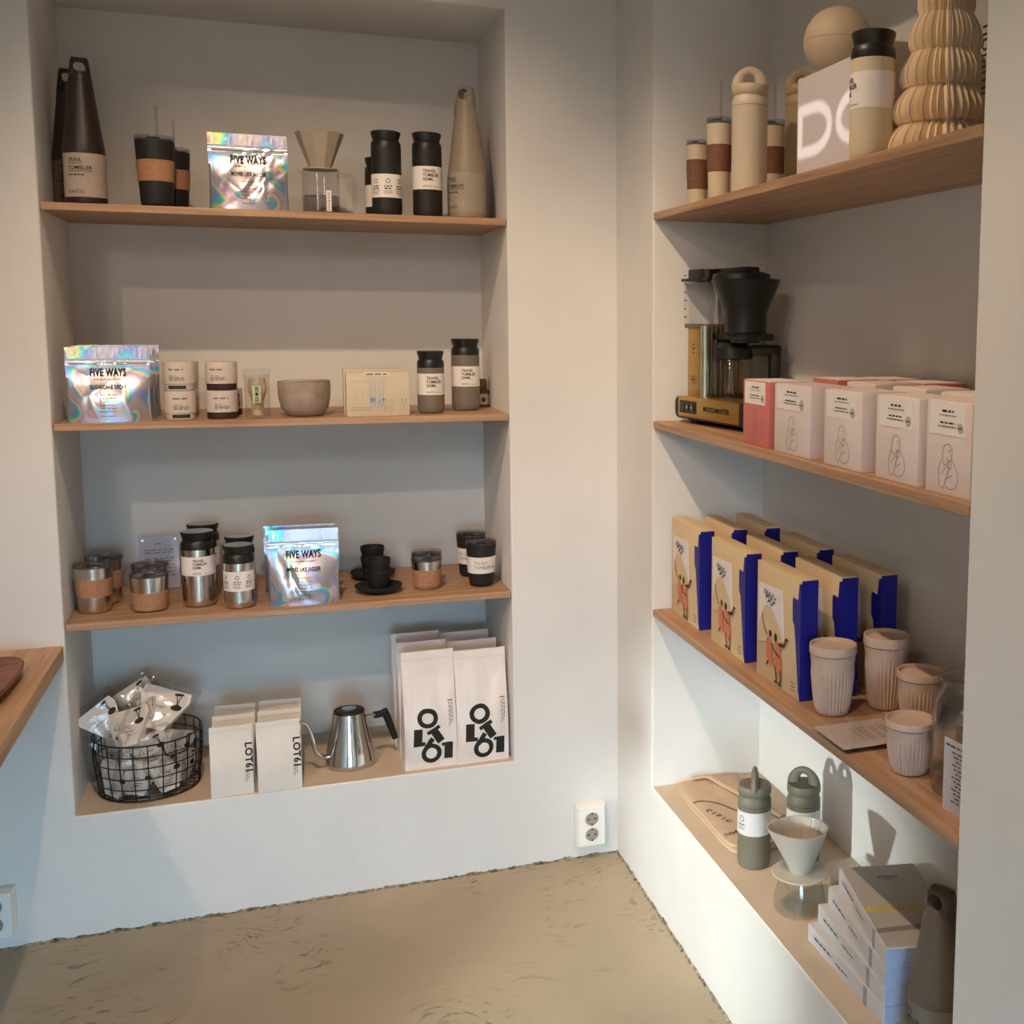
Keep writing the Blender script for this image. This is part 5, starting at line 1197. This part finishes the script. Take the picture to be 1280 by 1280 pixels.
# ---- glass jar with a price card
x, y = 0.105, on(0, 0.105, 1207, 900).y; r = 42*depth((x, y, 0.9))/FPX; h = top_at(x, y, 842)-Z3
t = thing('glass_jar', 'tall clear glass storage jar with stoppered neck beside the short ribbed cups', 'jar', (x, y, Z3))
obj('vessel', lathe([(0, 0.001), (r*0.92, 0.001), (r, 0.008), (r, h*0.68), (r*0.93, h*0.78), (r*0.72, h*0.86), (r*0.68, h*0.92), (r*0.74, h*0.945), (r*0.70, h*0.945), (r*0.64, h*0.92), (r*0.68, h*0.86), (r*0.90, h*0.77), (r*0.96, h*0.68), (r*0.96, 0.010), (0, 0.006)], 44), JARG, t)
obj('stopper', lathe([(0, h*0.90), (r*0.60, h*0.90), (r*0.63, h*0.95), (r*0.80, h*0.955), (r*0.80, h*0.975), (r*0.62, h*0.985), (r*0.50, h*1.04), (r*0.30, h*1.07), (0, h*1.075)], 40), JARG, t)
pc = on(0, 0.048, 1205, 975)
P0 = thing('price_card', 'white price cards with rows of small print standing against the glass jar', 'card', (0.048, pc.y, Z3), FX+0.10)
for k in range(3):
    c_ = obj('card_leaf', box(-0.040+0.008*k, 0.030+0.008*k, 0.003*k-0.006, 0.003*k-0.0052, 0.0003, 0.112-0.004*k), mat('card_white', (192, 190, 198), 0.7, var=0.02), P0, smooth=False)
    if k == 0: draw('lettering', [bar(-0.034, 0.01, 0.103, 0.003, 0.008)]+[bar(-0.020+0.004*(j % 3), 0.026, 0.094-0.0062*j, 0.0022, 0.008) for j in range(13)], flat(-0.0068), mat('blue_black_ink', (70, 70, 96), 0.7), c_)

# ---- niche floor: folded tote, bottles, dripper, books
q = [on(2, ZR, *p) for p in ((851, 978), (893, 963), (990, 1045), (915, 1064))]
TOTE = mat('natural_cotton', (194, 166, 140), 0.85, var=0.06, scale=18, bump=0.15)
cx_, cy_ = sum(p.x for p in q)/4, sum(p.y for p in q)/4
t = thing('folded_tote', 'folded natural cotton tote bag with black printing lying flat beside the sage bottles', 'tote bag', (cx_, cy_, ZR))
def tote_layer(z0, th, grow, seed, y1):
    x0, x1, ya, yb = 0.048-cx_, 0.235-cx_, -0.325-cy_, y1-cy_
    out = []
    N = 40
    for i in range(N):
        a = 2*PI*i/N; c, s = math.cos(a), math.sin(a); m_ = 1/max(abs(c), abs(s)); k = 0.94 if m_ > 1.3 else 1.0
        out.append(((x0+x1)/2+(x1-x0)/2*c*m_*k*grow+0.004*noise.noise(Vector((c*2, s*2, seed))), (ya+yb)/2+(yb-ya)/2*s*m_*k*grow+0.004*noise.noise(Vector((s*2, c*2, seed+5)))))
    V, F = [], []; cxx, cyy = (x0+x1)/2, (ya+yb)/2
    for kk, zz in ((0.985, z0), (1.0, z0+th*0.35), (0.995, z0+th*0.8), (0.96, z0+th), (0.6, z0+th*1.08), (0.25, z0+th*1.05)):
        V += [(cxx+(px-cxx)*kk, cyy+(py-cyy)*kk, zz+(0.0016*noise.noise(Vector((px*30, py*30, seed+kk))) if kk < 0.99 and zz > z0 else 0)) for px, py in out]
    for i in range(5):
        for j in range(N): F.append((i*N+j, i*N+(j+1) % N, (i+1)*N+(j+1) % N, (i+1)*N+j))
    F.append(tuple(range(N))[::-1]); F.append(tuple(range(5*N, 6*N))); return V, F
obj('lower_fold', tote_layer(0.0005, 0.008, 1.0, 2, -0.735), TOTE, t, sharp=70)
up = obj('upper_fold', tote_layer(0.0085, 0.008, 0.975, 4, -0.725), TOTE, t, sharp=70)
obj('strap', tube(curve([(0.10-cx_, -0.335-cy_, 0.020), (0.14-cx_, -0.345-cy_, 0.024), (0.16-cx_, -0.40-cy_, 0.021), (0.19-cx_, -0.50-cy_, 0.021), (0.225-cx_, -0.62-cy_, 0.020)], 5), 0.003, 8, flat=3.5, updir=(0, 0, 1)), TOTE, t)
draw('printing', [stroke(curve([(0.052-cx_, -0.475-cy_), (0.075-cx_, -0.47-cy_), (0.11-cx_, -0.50-cy_), (0.14-cx_, -0.56-cy_)]), 0.003)]+[T(c, (0.066+0.006*i)-cx_, (-0.53-0.018*i)-cy_, 0.020, 1, 0.02, rot=-1.35+0.1*i) for i, c in enumerate('CIFIC')]+[T(c, 0.062+0.014*i-cx_, -0.668+0.003*i-cy_, 0.016, 1, 0.03, rot=-0.4) for i, c in enumerate('CORR')], lambda u, v: (u, v, 0.0190), INK, up)
x, y, r = stand(942, 1089, 41.5, ZR); h = top_at(x, y, 961, 0)-ZR
A = handled_tumbler((x, y, ZR), r, h, SAGE, SAGE, 'sage green bottle with carrying loop and pale label, standing in front of the tote', None, FX+0.7, paper=True, hz=-1.11)
dup(A, (0.185, -0.812, ZR), 0.33, 'sage green bottle with carrying loop and pale label, near the niche wall behind the dripper')
# pour-over set on the glass server
x, y, r = stand(999, 1152, 66, ZR); zt = top_at(x, y, 1092)-ZR
t = thing('glass_server', 'low clear glass coffee server under the pale grey dripper', 'jug', (x, y, ZR), FX)
zt = max(0.055, min(zt, 0.085))
obj('vessel', lathe([(0, 0.001), (r*0.93, 0.001), (r, 0.006), (r*0.98, zt*0.35), (r*0.80, zt*0.85), (r*0.72, zt), (r*0.68, zt), (r*0.76, zt*0.85), (r*0.95, zt*0.35), (r*0.95, 0.008), (0, 0.005)], 48, lambda q, z, a: q*(1+0.006*math.cos(24*a))), GLASS, t)
obj('handle', tube(curve([(-r*0.70, 0, zt*0.92), (-r*1.20, 0, zt*0.95), (-r*1.38, 0, zt*0.60), (-r*1.18, 0, zt*0.25), (-r*0.94, 0, zt*0.22)], 5), 0.0035, 10), GLASS, t)
PALE = mat('pale_grey_ceramic', (190, 182, 168), 0.4, var=0.02)
zt2 = ZR+zt; hr = top_at(x, y, 1034, 0.0)-zt2; rr = 36*depth((x, y, zt2+0.1))/FPX
t = thing('pour_over_dripper', 'pale grey ceramic dripper with pointed spout edge and inner ribs on the glass server', 'dripper', (x, y, zt2), 0.0)
def dripf(q, z, a):
    k = max(0, z-0.012)/hr; d = math.cos(a+1.92)
    return q*(1+0.30*k*max(0, d)**7)
obj('cone', lathe([(rr*0.36, 0.006), (rr*0.40, 0.012), (rr*0.50, hr*0.28), (rr*0.96, hr), (rr*0.90, hr), (rr*0.44, hr*0.28), (rr*0.30, hr*0.16), (0, hr*0.14)], 60, dripf), PALE, t)
obj('plate', lathe([(0, 0.0006), (rr*0.98, 0.0030), (rr*1.0, 0.0045), (rr*0.97, 0.0062), (rr*0.40, 0.0075), (0, 0.0075)], 48), PALE, t)
for k in range(14):
    a = 2*PI*k/14; q0_, q1_ = rr*0.435, rr*0.89
    obj('inner_rib', tube([(dripf(q0_, hr*0.3, a)*math.sin(a), -dripf(q0_, hr*0.3, a)*math.cos(a), hr*0.30), (dripf(q1_, hr*0.97, a)*math.sin(a), -dripf(q1_, hr*0.97, a)*math.cos(a), hr*0.985)], 0.0011, 5), PALE, t)
# glass cup behind
x, y = 0.225, on(0, 0.225, 1060, 1100).y; r = 25*depth((x, y, 0.35))/FPX; h = top_at(x, y, 1072, r)-ZR
t = thing('glass_cup', 'small clear glass cup with a handle behind the dripper and the cartons', 'cup', (x, y, ZR), FX)
obj('cup_wall', lathe([(0, 0.001), (r*0.80, 0.001), (r*0.88, 0.006), (r, h*0.97), (r, h), (r*0.95, h), (r*0.84, 0.008), (0, 0.006)], 40), GLASS, t)
obj('rim', lathe([(r*0.95, h-0.0004), (r*0.975, h+0.0010), (r*1.0, h-0.0004)], 40), GLASS, t)
obj('handle', tube(curve([(-r*0.93, 0, h*0.8), (-r*1.4, 0, h*0.78), (-r*1.45, 0, h*0.45), (-r*0.90, 0, h*0.28)], 5), 0.003, 8), GLASS, t)
# stack of boxed books, fanned
EDGE = mat('box_white', (206, 204, 204), 0.6, var=0.02)
f0 = on(2, ZR, 1104, 1283); zz = (top_at(f0.x, f0.y, 1186)-ZR); th = zz/4
names = ('bottom', 'second from the bottom', 'second from the top', 'top')
for k in range(4):
    a = 0.070*k
    t = thing('filter_box', 'flat white carton of filters in the fanned stack, %s' % names[k], 'carton', (f0.x, f0.y, ZR+k*th), FX-a, 'fanned flat white cartons')
    L_, W_ = 0.292, 0.150
    obj('carton', box(-L_, 0, 0, W_, 0.0003, th-0.0004, 0.001, 1), EDGE, t)
    draw('lettering', [bar(-L_*0.90, -L_*0.66, th*0.55, th*0.12, 0.012), bar(-L_*0.60, -L_*0.44, th*0.45, th*0.09, 0.008)], flat(-0.0006), mat('slate_ink', (72, 76, 92), 0.7), t)
    obj('elastic_band', box(-L_*0.24, -L_*0.20, -0.0009, 0.0001, 0.0003, th-0.0004), mat('grey_band', (150, 150, 162), 0.6), t, smooth=False)
    obj('end_panel', box(-0.0002, 0.0008, 0.001, W_*0.36, 0.001, th-0.002), mat('pale_blue_panel', (166, 178, 208), 0.6), t, smooth=False)  # pale blue panel over part of the end face
    if k == 3:
        mp = lambda u, v: (u*L_, v*W_, th+0.0002)
        gr = obj('lid_picture', box(-L_+0.004, -0.003, 0.004, W_-0.003, th-0.0004, th), mat('lid_grey', (176, 172, 164), 0.5, var=0.05, scale=6), t, smooth=False)
        draw('landscape', [poly([(-0.47, 0.02), (-0.42, 0.02), (-0.40, 0.98), (-0.46, 0.98)])], mp, mat('yellow_field', (196, 176, 84), 0.6, var=0.2, scale=30), gr)
        draw('path', [poly([(-0.22, 0.02), (-0.17, 0.02), (-0.20, 0.98), (-0.26, 0.98)]), ], mp, mat('dark_strip', (128, 122, 114), 0.6), gr)
        draw('lettering', [([(y_, x_) for y_, x_ in P__], F__) for P__, F__ in (([(-0.84-b_, a_) for a_, b_ in bar(0.40, 0.66, v, 0.02, 0.06)[0]], bar(0.40, 0.66, v, 0.02, 0.06)[1]) for v in ())]+[([(-0.84+0.03*j-yy, xx) for xx, yy in Q0], G0) for j, (Q0, G0) in enumerate((bar(0.42, 0.68, 0, 0.018, 0), bar(0.46, 0.62, 0, 0.012, 0)))], mp, GREYINK, gr)
x = 0.105; y = on(0, x, 1174, 1200).y; r = 0.049
h = top_at(x, y, 1110)-ZR
trail_tumbler((x, max(y, RR+r+0.004), ZR), r, h, mat('grey_taupe_coat', (104, 94, 84), 0.5), mat('grey_taupe_coat', (104, 94, 84)), mat('dull_label', (128, 122, 112), 0.6), 'grey taupe trail bottle with carrying loop at the niche end beside the fanned cartons', None, FX+0.4)
